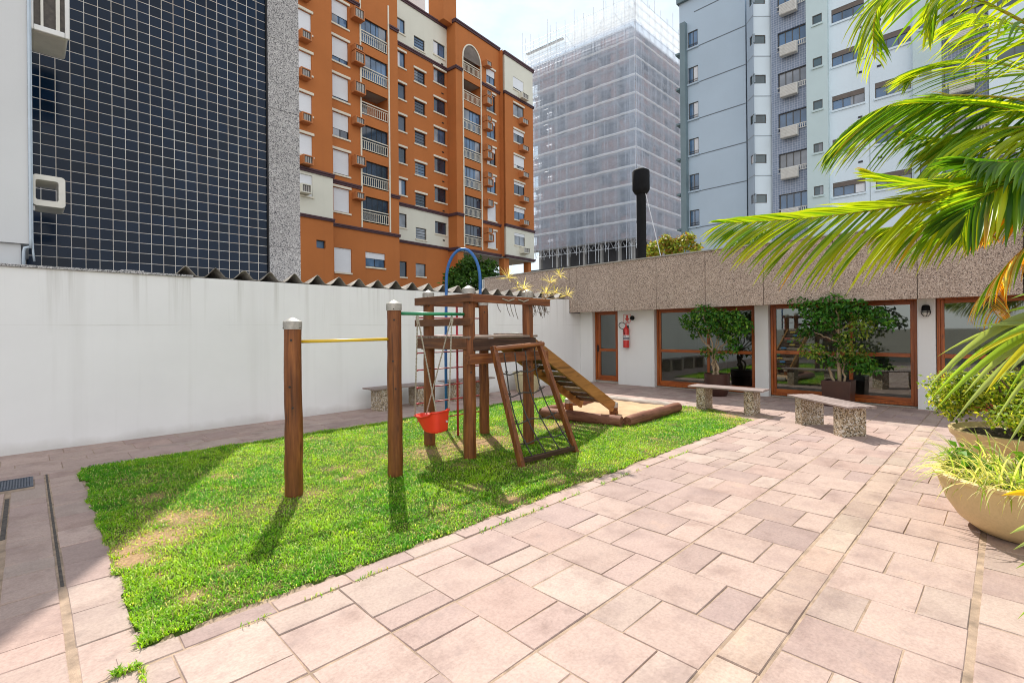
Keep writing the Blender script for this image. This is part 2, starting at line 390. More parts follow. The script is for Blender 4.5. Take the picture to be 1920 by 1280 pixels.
def grass_blades():
    out = []
    ntry = 290000
    u = RNG.random(ntry); 
    # more blades where the lawn is near
    x = LX0 - 0.06 + (LX1-LX0+0.1)*(u**1.25); y = LY0-0.09 + (LY1-LY0+0.14)*RNG.random(ntry)**1.12
    d = dry(x, y)
    keep = inlawn(x, y) & (RNG.random(ntry) > d*0.98) 
    x, y, d = x[keep], y[keep], d[keep]
    # stray tufts in the joints
    sx = np.concatenate([RNG.uniform(0.2,0.75,700), RNG.uniform(0.36,0.62,500), RNG.uniform(0.6,6.2,600)])
    sy = np.concatenate([2.955+RNG.normal(0,0.012,700), 2.86+RNG.normal(0,0.035,500), 2.95+RNG.normal(0,0.007,600)])
    tq = vnoise(sx, sy*0, 9) > 0.55
    sx, sy = sx[tq], sy[tq]
    x = np.concatenate([x, sx]); y = np.concatenate([y, sy]); d = np.concatenate([d, np.full(len(sx), 0.25)])
    n = len(x)
    dist = np.hypot(x, y)
    z0 = -0.004 + 0.016*vnoise(x, y, 2.1)
    clump = 0.5*vnoise(x, y, 5.0)+0.5*vnoise(x, y, 17.0)
    L = (0.020 + 0.028*RNG.random(n)) * (0.45 + 1.1*clump) * (1-0.35*d)
    W = (0.0048 + 0.0042*RNG.random(n)) * (1 + 0.05*np.clip(dist-4, 0, 8))
    az = RNG.random(n)*2*np.pi; lean = 0.65 + 0.9*RNG.random(n)
    dx, dy = np.cos(az), np.sin(az); px_, py_ = -dy, dx
    tw = RNG.normal(0, 0.5, n); wx = px_*np.cos(tw)+dx*np.sin(tw)*0.3; wy = py_*np.cos(tw)+dy*np.sin(tw)*0.3
    h1 = L*0.55*np.cos(lean*0.6); r1 = L*0.55*np.sin(lean*0.6); h2 = h1 + L*0.45*np.cos(lean*1.35); r2 = r1 + L*0.45*np.sin(lean*1.35)
    v = np.zeros((n, 5, 3), np.float32)
    v[:,0] = np.stack([x-wx*W/2, y-wy*W/2, z0-0.004], -1); v[:,1] = np.stack([x+wx*W/2, y+wy*W/2, z0-0.004], -1)
    v[:,2] = np.stack([x+dx*r1+wx*W/2.2, y+dy*r1+wy*W/2.2, z0+h1], -1); v[:,3] = np.stack([x+dx*r1-wx*W/2.2, y+dy*r1-wy*W/2.2, z0+h1], -1)
    v[:,4] = np.stack([x+dx*r2, y+dy*r2, z0+h2], -1)
    b = (np.arange(n)*5)[:,None]
    f = np.concatenate([b+np.array([[0,1,2,3]]), b+np.array([[3,2,4]])], 1).reshape(-1)
    lt = np.tile(np.array([4,3]), n)
    q = RNG.random(n)
    g1 = np.array([0.095,0.34,0.010]); g2 = np.array([0.38,0.60,0.024]); g3 = np.array([0.55,0.62,0.20]); st = np.array([0.46,0.38,0.17])
    t = np.clip(0.35 + 0.9*(vnoise(x,y,1.7)-0.45) + 0.8*(vnoise(x,y,11.0)-0.5) + 0.35*(q-0.5), 0, 1)[:,None]
    c = g1*(1-t)+g2*t
    yl = (RNG.random(n) < 0.13+0.40*d)[:,None]; c = np.where(yl, g3, c)
    dd = (RNG.random(n) < 0.015+0.35*d)[:,None]; c = np.where(dd, st, c)
    c = c*(0.55+0.8*RNG.random(n))[:,None]
    col = np.ones((n,5,4), np.float32); col[:,:,:3] = c[:,None,:]
    return npmesh('grass', v.reshape(-1,3), f, lt, leafmat('grass blade', 1.1, 0.45, 0.42), colors=col.reshape(-1,4))
gr = grass_blades(); tag(gr, 'short bright green grass with worn sandy patches', 'grass', kind='stuff')

# ---- drain cover and slot in the path
M['iron'] = plain('cast iron', (0.09,0.11,0.15), 0.5, 0.35, 12, metal=0.6)
dg = thing('drain_cover', (-0.1, 7.36, 0), 'blue grey metal drain cover set flush in the path beside the white wall', 'drain cover')
b = MB(); 
for i in range(12): b.box(-0.225+0.022*i, -0.225+0.022*i+0.013, 7.30, 7.74, -0.008, 0.004)
for j in range(16): b.box(-0.225, 0.031, 7.305+0.028*j, 7.305+0.028*j+0.010, -0.010, 0.0025)
b.build('grate', M['iron'], dg)
b = MB(); b.box(-0.236,-0.226,7.28,7.76,-0.02,0.006); b.box(0.032,0.042,7.28,7.76,-0.02,0.006); b.box(-0.226,0.032,7.28,7.299,-0.02,0.006); b.box(-0.226,0.032,7.741,7.76,-0.02,0.006); b.build('frame', M['iron'], dg)
M['slot'] = plain('dark joint filler', (0.085,0.07,0.06), 0.9, 0.6, 20, bmp=0.6)
b = MB(); b.box(-0.16,-0.13,5.55,6.9,-0.012,-0.002); tag(b.build('drain_slot', M['slot']), 'dark narrow drain slot in the path before the metal cover', 'drain slot')
b = MB()
for i in range(12): 
    y0 = 4.25+i*0.31; b.box(0.143,0.160,y0,y0+0.305,-0.012,-0.003+random.uniform(-.001,.001))
tag(b.build('drain_slot', M['slot']), 'long dark tarred joint running along the left path beside the lawn', 'drain slot')
# ================================================================ WHITE BOUNDARY WALL, ROOF SHEETS, TILED NEIGHBOUR
M['wall_white'] = plaster('white wall paint', (0.735,0.73,0.72), 0.05, 0.5, (0.50,0.48,0.44), 0.22)
def yardwall():
    m = plaster('yard wall paint', (0.82,0.818,0.815), 0.07, 0.5, (0.42,0.40,0.36), 0.22); nt = m.node_tree; b = nt.nodes['Principled BSDF']; L = nt.links.new
    src = b.inputs['Base Color'].links[0].from_socket
    tcx = nt.nodes.new('ShaderNodeTexCoord'); sx = nt.nodes.new('ShaderNodeSeparateXYZ'); L(tcx.outputs['Object'], sx.inputs[0]); z = sx.outputs['Z']
    wv = noise(nt, coords(nt, (1.2,1,1)), 1.5, 6)
    def mad(a, k, c):
        q = nt.nodes.new('ShaderNodeMath'); q.operation = 'MULTIPLY_ADD'; q.inputs[1].default_value = k; q.inputs[2].default_value = c; L(a, q.inputs[0]); return q.outputs[0]
    def mul(a, c2):
        q = nt.nodes.new('ShaderNodeMath'); q.operation = 'MULTIPLY'; L(a, q.inputs[0]); L(c2, q.inputs[1]); return q.outputs[0]
    def addn(a, c2):
        q = nt.nodes.new('ShaderNodeMath'); q.operation = 'ADD'; L(a, q.inputs[0]); L(c2, q.inputs[1]); return q.outputs[0]
    # hairline repair joint along the wall, splash dirt at the foot, drips under the roof edge
    zz = addn(z, mad(wv, 0.03, -0.015))
    ln_ = ramp(nt, zz, [(0.0,(0,0,0)),(1.0,(0,0,0))]); 
    hz = mad(zz, 1.0, -1.735); ab = nt.nodes.new('ShaderNodeMath'); ab.operation = 'ABSOLUTE'; L(hz, ab.inputs[0])
    line = ramp(nt, ab.outputs[0], [(0.0,(0.5,)*3),(0.007,(0,0,0))]).outputs['Color']
    brk = ramp(nt, noise(nt, coords(nt, (1,1,1)), 0.7, 4), [(0.42,(0,0,0)),(0.6,(1,1,1))]).outputs['Color']
    c = mixc(nt, mixc(nt, 1.0, line, brk, 'MULTIPLY'), src, (0.33,0.30,0.24))
    foot = ramp(nt, addn(z, mad(wv, 0.35, -0.2)), [(0.0,(0.30,)*3),(0.12,(0,0,0))]).outputs['Color']
    c = mixc(nt, foot, c, (0.34,0.31,0.25))
    drip = ramp(nt, noise(nt, coords(nt, (7,7,0.18)), 1.0, 5, 0.65), [(0.52,(0,0,0)),(0.72,(0.45,)*3)]).outputs['Color']
    hi = ramp(nt, mad(z, 0.4, 0.0), [(0.62,(0,0,0)),(1.0,(1,1,1))]).outputs['Color']
    c = mixc(nt, mixc(nt, 1.0, drip, hi, 'MULTIPLY'), c, (0.36,0.34,0.29))
    L(c, b.inputs['Base Color']); return m
M['yard_wall'] = yardwall()
M['white_grey'] = plaster('pale grey render', (0.66,0.67,0.68), 0.06, 0.5, (0.40,0.40,0.40), 0.15)
GREY_GR = [(0.0,(0.10,0.10,0.11)),(0.15,(0.25,0.24,0.245)),(0.33,(0.40,0.39,0.39)),(0.60,(0.50,0.485,0.48)),(0.86,(0.62,0.61,0.60))]
M['granite_grey'] = granite('grey granite', GREY_GR, 66, big=0.12)
M['coping'] = granite('granite coping', GREY_GR, 90)
wl = thing('boundary_wall', (0, 9.4, 0), 'long plain white rendered wall along the left side of the yard', 'wall')
b = MB(); b.box(-4, 11.77, 9.4, 9.58, -0.05, 2.515); b.box(11.77, 12.9, 9.4, 9.58, -0.05, 2.10); b.build('render', M['yard_wall'], wl)
b = MB(); b.box(-4, 1.95, 9.37, 9.62, 2.5165, 2.552); b.box(1.02, 1.30, 9.385, 9.62, 2.5525, 2.572); b.build('coping', M['coping'], wl, bevel=0.004)
# wave sheets that cap the rest of the wall: a low roof falling away behind it
def sheetmat():
    m, nt, b = newmat('weathered fibre cement'); v = coords(nt); L = nt.links.new
    n = noise(nt, v, 2.2, 8, 0.65); n2 = noise(nt, v, 30, 4)
    c = ramp(nt, n, [(0.3, (0.10,0.09,0.08)), (0.48, (0.28,0.25,0.22)), (0.7, (0.46,0.42,0.37))]).outputs['Color']
    c = mixc(nt, 1.0, c, ramp(nt, n2, [(0.3,(0.75,)*3),(0.7,(1.1,)*3)]).outputs['Color'], 'MULTIPLY')
    L(c, b.inputs['Base Color']); b.inputs['Roughness'].default_value = 0.9; bump(nt, b, n2, 0.3, 0.005); return m
M['sheet'] = sheetmat()
rf = thing('wave_sheet_roof', (6, 9.4, 2.5), 'grey wave profile roof sheets capping the white boundary wall', 'roof')
def wave_sheet(x0, nper, seed):
    b = MB(); rnd = random.Random(seed)
    per = 0.433; prof = [(0,0.0),(0.05,-0.004),(0.115,0.045),(0.185,0.135),(0.225,0.165),(0.262,0.150),(0.325,0.07),(0.375,0.012)]
    xs = []
    for k in range(nper):
        for (dx, dz) in prof: xs.append((x0+k*per+dx, dz*(1+rnd.uniform(-.06,.06))))
    xs.append((x0+nper*per, 0))
    ys = [9.385, 10.0, 10.7, 11.4]; T = 0.012
    y0j = rnd.uniform(-0.02, 0.02)
    top = []; bot = []
    for i, y in enumerate(ys):
        yy_ = y + (y0j if i == 0 else 0); zz = 2.535 + 0.0 - 0.16*(y-9.385) + rnd.uniform(-.003,.003)
        for (x, z) in xs: top.append((x, yy_, zz+z)); bot.append((x, yy_, zz+z-T))
    m = len(xs); n = len(ys); vs = top + bot; o = len(top); fs = []
    for i in range(n-1):
        for k in range(m-1):
            fs.append((i*m+k, i*m+k+1, (i+1)*m+k+1, (i+1)*m+k)); fs.append((o+i*m+k, o+(i+1)*m+k, o+(i+1)*m+k+1, o+i*m+k+1))
    for k in range(m-1): fs.append((k, o+k, o+k+1, k+1))
    b.add(vs, fs); return b
x = 1.62
for s, nper in ((1,5),(2,5),(3,5),(4,5),(5,3)):
    wave_sheet(x, nper, s).build('roof_sheet', M['sheet'], rf, auto=40); x += nper*0.433
b = MB(); b.box(-4, 11.7, 11.4, 11.55, -0.05, 2.3); b.build('rear_wall', M['white_grey'], rf)

# ---- neighbour with the dark tiled wall
def tilemat():
    m, nt, b = newmat('dark blue glazed tile'); L = nt.links.new
    v = coords(nt, (1,1,1), rot=(R(90),0,0))
    br = nt.nodes.new('ShaderNodeTexBrick'); br.offset = 0; br.squash = 1; br.inputs['Scale'].default_value = 1.0
    br.inputs['Brick Width'].default_value = 0.2; br.inputs['Row Height'].default_value = 0.2; br.inputs['Mortar Size'].default_value = 0.006; br.inputs['Mortar Smooth'].default_value = 0.05; br.inputs['Bias'].default_value = 0.0
    br.inputs['Color1'].default_value = (0.0035,0.012,0.028,1); br.inputs['Color2'].default_value = (0.004,0.018,0.046,1)  # dark blue glaze; its extra blue stands in for reflected sky
    L(v, br.inputs['Vector'])
    st = noise(nt, coords(nt, (5,5,0.3)), 1, 5)
    gro = ramp(nt, st, [(0.35,(0.72,0.71,0.69)),(0.72,(0.52,0.42,0.34))]).outputs['Color']
    c = mixc(nt, br.outputs['Fac'], br.outputs['Color'], gro)
    film = ramp(nt, noise(nt, coords(nt, (1.2,1.2,0.5)), 1.0, 6), [(0.5,(0,0,0)),(0.8,(0.015,)*3)]).outputs['Color']
    c = mixc(nt, film, c, (0.3,0.3,0.3))
    L(c, b.inputs['Base Color'])
    L(ramp(nt, br.outputs['Fac'], [(0,(0.13,)*3),(1,(0.8,)*3)]).outputs['Color'], b.inputs['Roughness']); b.inputs['Specular IOR Level'].default_value = 0.2
    n = nt.nodes.new('ShaderNodeBump'); n.invert = True; n.inputs['Strength'].default_value = 0.5; n.inputs['Distance'].default_value = 0.002; L(br.outputs['Fac'], n.inputs['Height'])
    wob = nt.nodes.new('ShaderNodeBump'); wob.inputs['Strength'].default_value = 0.08; wob.inputs['Distance'].default_value = 0.01; L(noise(nt, coords(nt), 4, 2), wob.inputs['Height']); L(n.outputs['Normal'], wob.inputs['Normal']); L(wob.outputs['Normal'], b.inputs['Normal'])
    return m
M['tile'] = tilemat()
M['paint_white'] = plain('white gloss paint', (0.74,0.74,0.73), 0.4, 0.08, 4)
M['pipe_blue'] = plain('pale blue pvc', (0.52,0.60,0.68), 0.4, 0.1, 5)
M['black_gap'] = plain('shadowed gap', (0.02,0.02,0.022), 0.9)
TY = 12.1
tb = thing('tiled_building', (2, TY, 0), 'tall neighbouring building faced in dark blue square tiles with a granite corner', 'building')
b = MB(); b.box(-6, 3.99, TY, TY+0.3, 0, 15.5); b.build('tiled_face', M['tile'], tb)
b = MB(); zz = 0
for z0, z1 in ((0.2,1.9),(1.9,3.62),(3.62,5.22),(5.22,6.85),(6.85,8.5),(8.5,10.2),(10.2,12.0),(12.0,15.5)): b.box(4.03, 4.745, TY-0.03, TY+0.3, z0+0.004, z1-0.004)
b.build('corner_pilaster', M['granite_grey'], tb)
b = MB(); b.box(3.995, 4.027, TY-0.045, TY-0.002, 0, 15.5); b.build('edge_trim', M['black_gap'], tb)
b = MB(); b.box(-6, 4.74, TY+0.3, TY+1.2, 0, 15.5); b.build('body', M['white_grey'], tb)
# pale projecting wing, whose side carries the air conditioners
b = MB(); b.box(-6, 0.035, 10.0, TY-0.002, 2.92, 15.5); b.build('projecting_wing', M['white_grey'], tb)
b = MB(); b.box(-6, -0.05, 10.06, TY-0.002, 0, 2.917); b.build('wing_base', M['white_grey'], tb)
b = MB(); b.tube([(0.052,9.975,15.5),(0.052,9.975,3.0),(0.052,9.98,2.86)],0.016,10); b.tube([(0.052,10.0,2.88),(-0.01,10.01,2.86),(-0.022,10.02,2.8),(-0.022,10.02,2.3)],0.02,10)
b.tube([(0.07,10.0,15),(0.07,10.0,3.0),(0.078,10.0,2.8),(0.09,10.0,2.67)],0.013,8); b.build('rain_pipe', M['pipe_blue'], tb, smooth=True)

M['ac_cream'] = plain('aged white enamel', (0.70,0.68,0.62), 0.45, 0.12, 5)
M['ac_mesh'] = plain('dusty metal grille', (0.075,0.062,0.052), 0.6, 0.4, 18)
# upper unit, cased in white enamel
a = thing('air_conditioner', (0.25, 10.4, 6.4), 'white window air conditioner with louvred grille, upper one beside the dark tiles', 'air conditioner', 'air conditioners on the pale wing')
x0, x1, y0, y1, z0, z1 = 0.075, 0.53, 10.02, 10.82, 6.07, 6.86
b = MB(); b.box(x0,x1-0.05,y0+0.02,y1,z0,z1); b.build('casing', M['ac_cream'], a, bevel=0.04, seg=3)
b = MB(); t=0.085
b.box(x0,x0+0.03,y0-0.03,y0+0.018,z0,z1); b.box(x1-0.085,x1-0.03,y0-0.03,y0+0.018,z0,z1); b.box(x0+0.031,x1-0.086,y0-0.03,y0+0.018,z0,z0+t); b.box(x0+0.031,x1-0.086,y0-0.03,y0+0.018,z1-t,z1); b.build('front_frame', M['paint_white'], a, bevel=0.012)
b = MB(); b.box(x0+0.031,x1-0.086,y0+0.002,y0+0.018,z0+t,z1-t); g_ = b.build('grille', M['ac_mesh'], a)
b = MB(); b.box(x0+0.105,x0+0.135,y0-0.022,y0+0.001,z0+t,z1-t); b.box(x0+0.27,x0+0.315,y0-0.022,y0+0.001,z0+t,z1-t); b.build('slat', M['ac_cream'], a)
# lower unit: an empty open casing
a = thing('air_conditioner', (0.25, 10.4, 3.7), 'empty cream air conditioner casing with rounded opening, lower one beside the dark tiles', 'air conditioner', 'air conditioners on the pale wing')
x0, x1, y0, y1, z0, z1 = 0.075, 0.435, 10.05, 10.60, 3.51, 3.97
def rring(x0,x1,z0,z1,r,n=6):
    o = []
    for (cx,cz,a0) in ((x1-r,z1-r,0),(x0+r,z1-r,90),(x0+r,z0+r,180),(x1-r,z0+r,270)):
        for k in range(n+1):
            th = R(a0+90*k/n); o.append((cx+r*math.cos(th), cz+r*math.sin(th)))
    return o
b = MB(); po = rring(x0,x1,z0,z1,0.05); pi_ = rring(x0+0.035,x1-0.075,z0+0.085,z1-0.075,0.03); k = len(po); vs=[]
for (pr, y) in ((po,y0),(po,y1),(pi_,y0),(pi_,y1)): vs += [(p[0],y,p[1]) for p in pr]
fs=[]
for i in range(k):
    j=(i+1)%k
    fs += [(i,j,2*k+j,2*k+i),(k+i,3*k+i,3*k+j,k+j),(i,k+i,k+j,j),(2*k+i,2*k+j,3*k+j,3*k+i)]
b.add(vs,fs); b.build('casing', M['ac_cream'], a, auto=40)
b = MB(); b.box(x0,x0+0.03,y0+0.05,y0+0.1,z0-0.07,z0); b.build('bracket', M['paint_white'], a)
# ================================================================ ORANGE APARTMENT BUILDING
az = R(39); a1 = fwd*math.cos(az)+rt0*math.sin(az); nn = rt0*math.cos(az)-fwd*math.sin(az)
OF = Frame(a1, nn)
ORG = (0.46,0.155,0.045)
M['orange'] = plaster('orange render', ORG, 0.10, 0.35, (0.30,0.11,0.04), 0.3)
M['orange_lt'] = plain('orange paint', (0.47,0.165,0.05), 0.7, 0.12, 2)
M['cream'] = plaster('cream render', (0.66,0.64,0.55), 0.05, 0.35, (0.45,0.42,0.36), 0.14)
M['plum'] = plain('plum cornice paint', (0.075,0.032,0.04), 0.7, 0.2, 1)
M['trim'] = plain('cream trim', (0.72,0.66,0.54), 0.7, 0.1, 2)
M['frame_dk'] = plain('dark aluminium', (0.03,0.028,0.03), 0.4, 0.2, 3, metal=0.4)
M['pane'] = darkpane('window glass', (0.03,0.05,0.085))
M['pane_blue'] = darkpane('window glass painted reflection', (0.09,0.18,0.32), 0.03, 1.0)  # bluish glass, with blue sky reflections put into the base colour
M['pane_lit'] = darkpane('curtained glass', (0.30,0.32,0.36), 0.12)
M['shutter'] = plain('white roller shutter', (0.70,0.71,0.74), 0.6, 0.05, 2, stretch=(1,1,30))
M['acgrey'] = plain('air conditioner grey', (0.38,0.35,0.32), 0.6, 0.3, 8)
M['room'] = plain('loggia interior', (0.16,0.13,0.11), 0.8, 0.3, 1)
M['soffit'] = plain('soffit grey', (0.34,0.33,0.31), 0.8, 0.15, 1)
ob = thing('apartment_building', tuple(OF.P(30,-36,0)), 'orange apartment building with cream bands, plum cornices and white balcony railings', 'building')
V1, V2, V3, V4, V5 = -32.2, -33.2, -34.6, -33.4, -32.9
PIT = 2.81
_wr = random.Random(77)
def window(fr, root, u0, u1, z0, z1, v, shut=0.0, panes=2, mat=None, lintel=True, sill=True, hbars=0, dep=0.16, fm=None, tm=None, shm=None, lw=0.13):
    w = v - dep; fm = fm or M['frame_dk']; tm = tm or M['trim']
    b = MB(); t = 0.05
    b.fbox(fr,u0,u0+t,w,w+0.05,z0,z1); b.fbox(fr,u1-t,u1,w,w+0.05,z0,z1); b.fbox(fr,u0+t,u1-t,w,w+0.05,z0,z0+t); b.fbox(fr,u0+t,u1-t,w,w+0.05,z1-t,z1)
    for k in range(1, panes):
        uc = u0+(u1-u0)*k/panes; b.fbox(fr,uc-0.025,uc+0.025,w,w+0.05,z0+t,z1-t)
    for k in range(1, hbars+1):
        zc = z0+(z1-z0)*k/(hbars+1); b.fbox(fr,u0+t,u1-t,w,w+0.045,zc-0.02,zc+0.02)
    f = b.build('window', fm, root)
    b = MB(); b.fbox(fr,u0+t-.01,u1-t+.01,w-0.02,w+0.02,z0+t-.01,z1-t+.01); b.build('pane', mat or _wr.choice((M['pane'],M['pane'],M['pane_blue'],M['pane_lit'])), f)
    if _wr.random() < 0.35:
        b = MB(); q = _wr.uniform(.25,.5); b.fbox(fr,u0+t,u0+t+(u1-u0-2*t)*q,w+0.021,w+0.03,z0+t,z1-t); b.build('curtain', _wr.choice((M['pane_lit'],M['shutter'])), f)
    if shut > 0:
        b = MB(); zs = z1-(z1-z0)*shut
        b.fbox(fr,u0+0.01,u1-0.01,w+0.055,w+0.08,zs,z1-0.005); b.build('shutter', shm or M['shutter'], f)
    if lintel: b = MB(); b.fbox(fr,u0-lw,u1+lw,v+0.003,v+0.10,z1+0.02,z1+0.19); b.build('lintel', tm, f)
    if sill: b = MB(); b.fbox(fr,u0-lw,u1+lw,v+0.003,v+0.08,z0-0.13,z0-0.01); b.build('sill', tm, f)
    return f
def acbox(fr, root, u0, u1, z0, z1, v, dep=0.62, mat=None):
    b = MB(); mat = mat or M['orange_lt']; t = 0.07
    b.fbox(fr,u0,u1,v+0.002,v+dep,z0,z0+t); b.fbox(fr,u0,u1,v+0.002,v+dep,z1-t,z1); b.fbox(fr,u0,u0+t,v+0.002,v+dep,z0+t,z1-t); b.fbox(fr,u1-t,u1,v+0.002,v+dep,z0+t,z1-t)
    h = b.build('air_conditioner', mat, root)
    b = MB(); b.fbox(fr,u0+t+.015,u1-t-.015,v+0.05,v+dep-0.06,z0+t+.01,z1-t-.02); g = b.build('unit', M['acgrey'], h)
    b = MB()
    for k in range(4):
        uu = u0+t+0.04+(u1-u0-2*t-0.12)*k/3.0; b.fbox(fr,uu,uu+0.035,v+dep-0.055,v+dep-0.04,z0+t+.02,z1-t-.03)
    b.build('grille', M['frame_dk'], g); return h
def cornice(fr, root, u0, u1, v, z, h=0.27, ret=None):
    b = MB(); b.fbox(fr,u0,u1,v-0.05,v+0.10,z,z+h*0.55); b.fbox(fr,u0,u1,v-0.05,v+0.16,z+h*0.55+.002,z+h)
    return b.build('cornice', M['plum'], root)
def balcony(fr, root, u0, u1, v, zf, ztop, mode):
    """floor zf .. railing top zf+1.05; the loggia behind is open, curtained or glazed"""
    b = MB(); n = 13
    b.fbox(fr,u0,u1,v-0.06,v+0.0,zf+0.98,zf+1.05); b.fbox(fr,u0,u1,v-0.05,v-0.01,zf+0.80,zf+0.84); b.fbox(fr,u0,u1,v-0.05,v-0.01,zf+0.12,zf+0.17)
    for k in range(n+1):
        uu = u0+0.03+(u1-u0-0.1)*k/n; b.fbox(fr,uu,uu+0.035,v-0.045,v-0.015,zf+0.17,zf+0.80)
    r = b.build('balcony', M['trim'], root); r['label'] = 'white railed loggia balcony'
    b = MB(); w = v-1.5
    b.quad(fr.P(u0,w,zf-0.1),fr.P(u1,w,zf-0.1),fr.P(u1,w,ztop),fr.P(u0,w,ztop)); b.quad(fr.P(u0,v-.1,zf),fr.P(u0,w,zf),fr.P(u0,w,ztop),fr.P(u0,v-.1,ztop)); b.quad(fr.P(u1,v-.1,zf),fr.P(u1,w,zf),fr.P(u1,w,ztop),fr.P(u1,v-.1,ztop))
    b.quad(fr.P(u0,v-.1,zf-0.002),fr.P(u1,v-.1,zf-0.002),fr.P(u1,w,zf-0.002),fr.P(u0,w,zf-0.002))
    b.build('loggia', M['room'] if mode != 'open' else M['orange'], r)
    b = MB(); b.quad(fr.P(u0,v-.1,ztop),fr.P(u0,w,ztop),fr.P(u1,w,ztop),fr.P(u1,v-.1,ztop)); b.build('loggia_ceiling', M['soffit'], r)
    if mode in ('dark','blue','lit'):
        b = MB(); b.fbox(fr,u0,u1,v-0.20,v-0.17,zf+0.2,ztop-0.02)
        b.build('glazing', M['pane'] if mode=='dark' else M['pane_blue'], r)
        b = MB()
        for k in range(0,6):
            uu = u0+(u1-u0-.04)*k/5; b.fbox(fr,uu,uu+0.035,v-0.169,v-0.15,zf+0.9,ztop-0.02)
        b.build('glazing_frame', M['frame_dk'], r)
    if mode in ('blue','lit'):
        b = MB(); b.fbox(fr,u0+0.1,u0+(u1-u0)*0.36,v-0.165,v-0.14,zf+0.9,ztop-0.03) if mode=='lit' else b.fbox(fr,u1-0.75,u1-0.1,v-0.165,v-0.14,zf+0.3,ztop-0.03)
        b.build('curtain', M['pane_lit'], r)
    if mode == 'open':
        b = MB(); b.fbox(fr,u0+0.55,u0+1.5,w+0.01,w+0.05,zf,ztop-0.35); b.build('door', M['pane'], r)
    return r
# --- bay 1 (proud, left end)
H1 = [(16.0,17.86,h-1.45,h) for h in (12.45,)] + [(16.0,17.88,h-1.42,h) for h in (15.2,18.02,20.85,23.68,26.5)]
b = MB(); panel(b,OF,12.0,19.42,12.9,30.0,V1,[h for h in H1 if h[2]>12.9],0.18); b.quad(OF.P(19.42,V1,0),OF.P(19.42,V2,0),OF.P(19.42,V2,30),OF.P(19.42,V1,30)); b.build('wall', M['orange'], ob)
b = MB(); panel(b,OF,12.0,19.42,0,9.5,V1,[(18.11,18.81,7.5,8.07)],0.25); b.build('ground_storey_wall', M['orange'], ob)
b = MB(); panel(b,OF,12.0,19.42,9.5,12.9,V1,[H1[0]],0.18); b.build('cream_wall', M['cream'], ob)
cornice(OF,ob,12.0,19.50,V1,12.66); cornice(OF,ob,12.0,19.50,V1,9.5,0.21)
for i,h in enumerate(H1): window(OF,ob,*h,V1,shut=(1.0,1.0,0.9,0.97,0.97,0.62)[i],panes=2,lintel=i>0,sill=True,lw=0.1)
window(OF,ob,18.11,18.81,7.5,8.07,V1,panes=1,lintel=False,sill=False,dep=.22)
for (u,z,m) in ((17.1,11.02,'cream'),(17.25,13.0,0),(17.2,15.85,0),(17.15,18.85,0),(17.2,21.45,0),(17.2,24.3,0)): acbox(OF,ob,u-.35,u+.38,z,z+0.6,V1,mat=M['cream'] if m else None)
# --- bay 2
HH = [12.4+PIT*k for k in range(6)]
W2 = [(20.06,21.4,h-1.78,h) for h in HH]
BZ = [10.2+PIT*k for k in range(6)]           # balcony floors
BH = [(22.55,25.05,z+0.02,z+2.08) for z in BZ]
b = MB(); panel(b,OF,19.42,26.1,9.6,30.0,V2,W2+BH,0.16); b.quad(OF.P(26.1,V2,0),OF.P(26.1,V3,0),OF.P(26.1,V3,30),OF.P(26.1,V2,30)); b.build('wall', M['orange'], ob)
G2 = [(20.08,21.54,6.1,7.92),(22.78,24.65,6.75,7.9)]
b = MB(); panel(b,OF,19.42,26.1,0,9.55,V2,G2,0.16); b.build('ground_storey_wall', M['orange'], ob)
for k,h in enumerate(W2): window(OF,ob,*h,V2,shut=(0.97,0.95,0.66,0.9,0.78,0.6)[k],panes=2,hbars=0,mat=M['pane_blue'] if k>2 else None)
window(OF,ob,*G2[0],V2,shut=1.0,lintel=False,lw=0.03,sill=True); window(OF,ob,*G2[1],V2,shut=0.42,panes=2,lintel=False,lw=0.03)
for k,z in enumerate(BZ): balcony(OF,ob,22.55,25.05,V2,z,z+2.08,('dark','dark','dark','open','lit','blue')[k])
b = MB()
for (u0,u1) in ((22.41,22.53),(25.09,25.21)): b.fbox(OF,u0,u1,V2+0.003,V2+0.07,9.75,28.4)
b.build('balcony_trim', M['trim'], ob)
for (u0,u1,z,h) in ((21.62,22.4,11.75,.55),(21.6,22.5,14.35,.75),(21.62,22.45,17.5,.55),(21.6,22.55,19.9,.85),(21.62,22.5,22.2,.85),(21.65,22.4,23.15,.45),(21.6,22.5,25.6,.8)): acbox(OF,ob,u0,u1,z,z+h,V2)
cornice(OF,ob,19.42,22.41,V2,12.66); cornice(OF,ob,25.21,26.16,V2,12.66); cornice(OF,ob,19.42,26.16,V2,9.45,0.24); cornice(OF,ob,19.42,22.41,V2,26.85,0.27); cornice(OF,ob,25.21,26.16,V2,26.6)
# --- bay 3 (set back)
c1, c2, c3 = (27.18,28.02),(29.05,30.3),(31.38,32.85)
W3o = []; 
for k in range(5):
    d = PIT*k
    W3o += [(*c1,13.6+d,14.95+d),(*c2,12.98+d,14.1+d),(*c3,13.85+d,15.15+d)]
b = MB(); panel(b,OF,26.1,33.1,12.9,26.65,V3,W3o,0.16); b.build('wall', M['orange'], ob)
b = MB(); panel(b,OF,26.1,33.1,0,9.4,V3,[(27.1,28.0,6.4,7.75),(29.0,30.2,6.6,7.75)],0.16); b.build('ground_storey_wall', M['orange'], ob)
W3c = [(*c1,10.75,11.95),(*c2,9.97,11.0),(*c3,10.8,11.95)]; W3t = [(*c1,27.85,29.1),(*c2,27.3,28.35),(*c3,27.7,29.0)]
b = MB(); panel(b,OF,26.1,33.1,9.4,12.9,V3,W3c,0.16); b.build('cream_wall', M['cream'], ob); b = MB(); panel(b,OF,26.1,33.1,26.65,31.0,V3,W3t,0.16); b.build('cream_wall', M['cream'], ob)
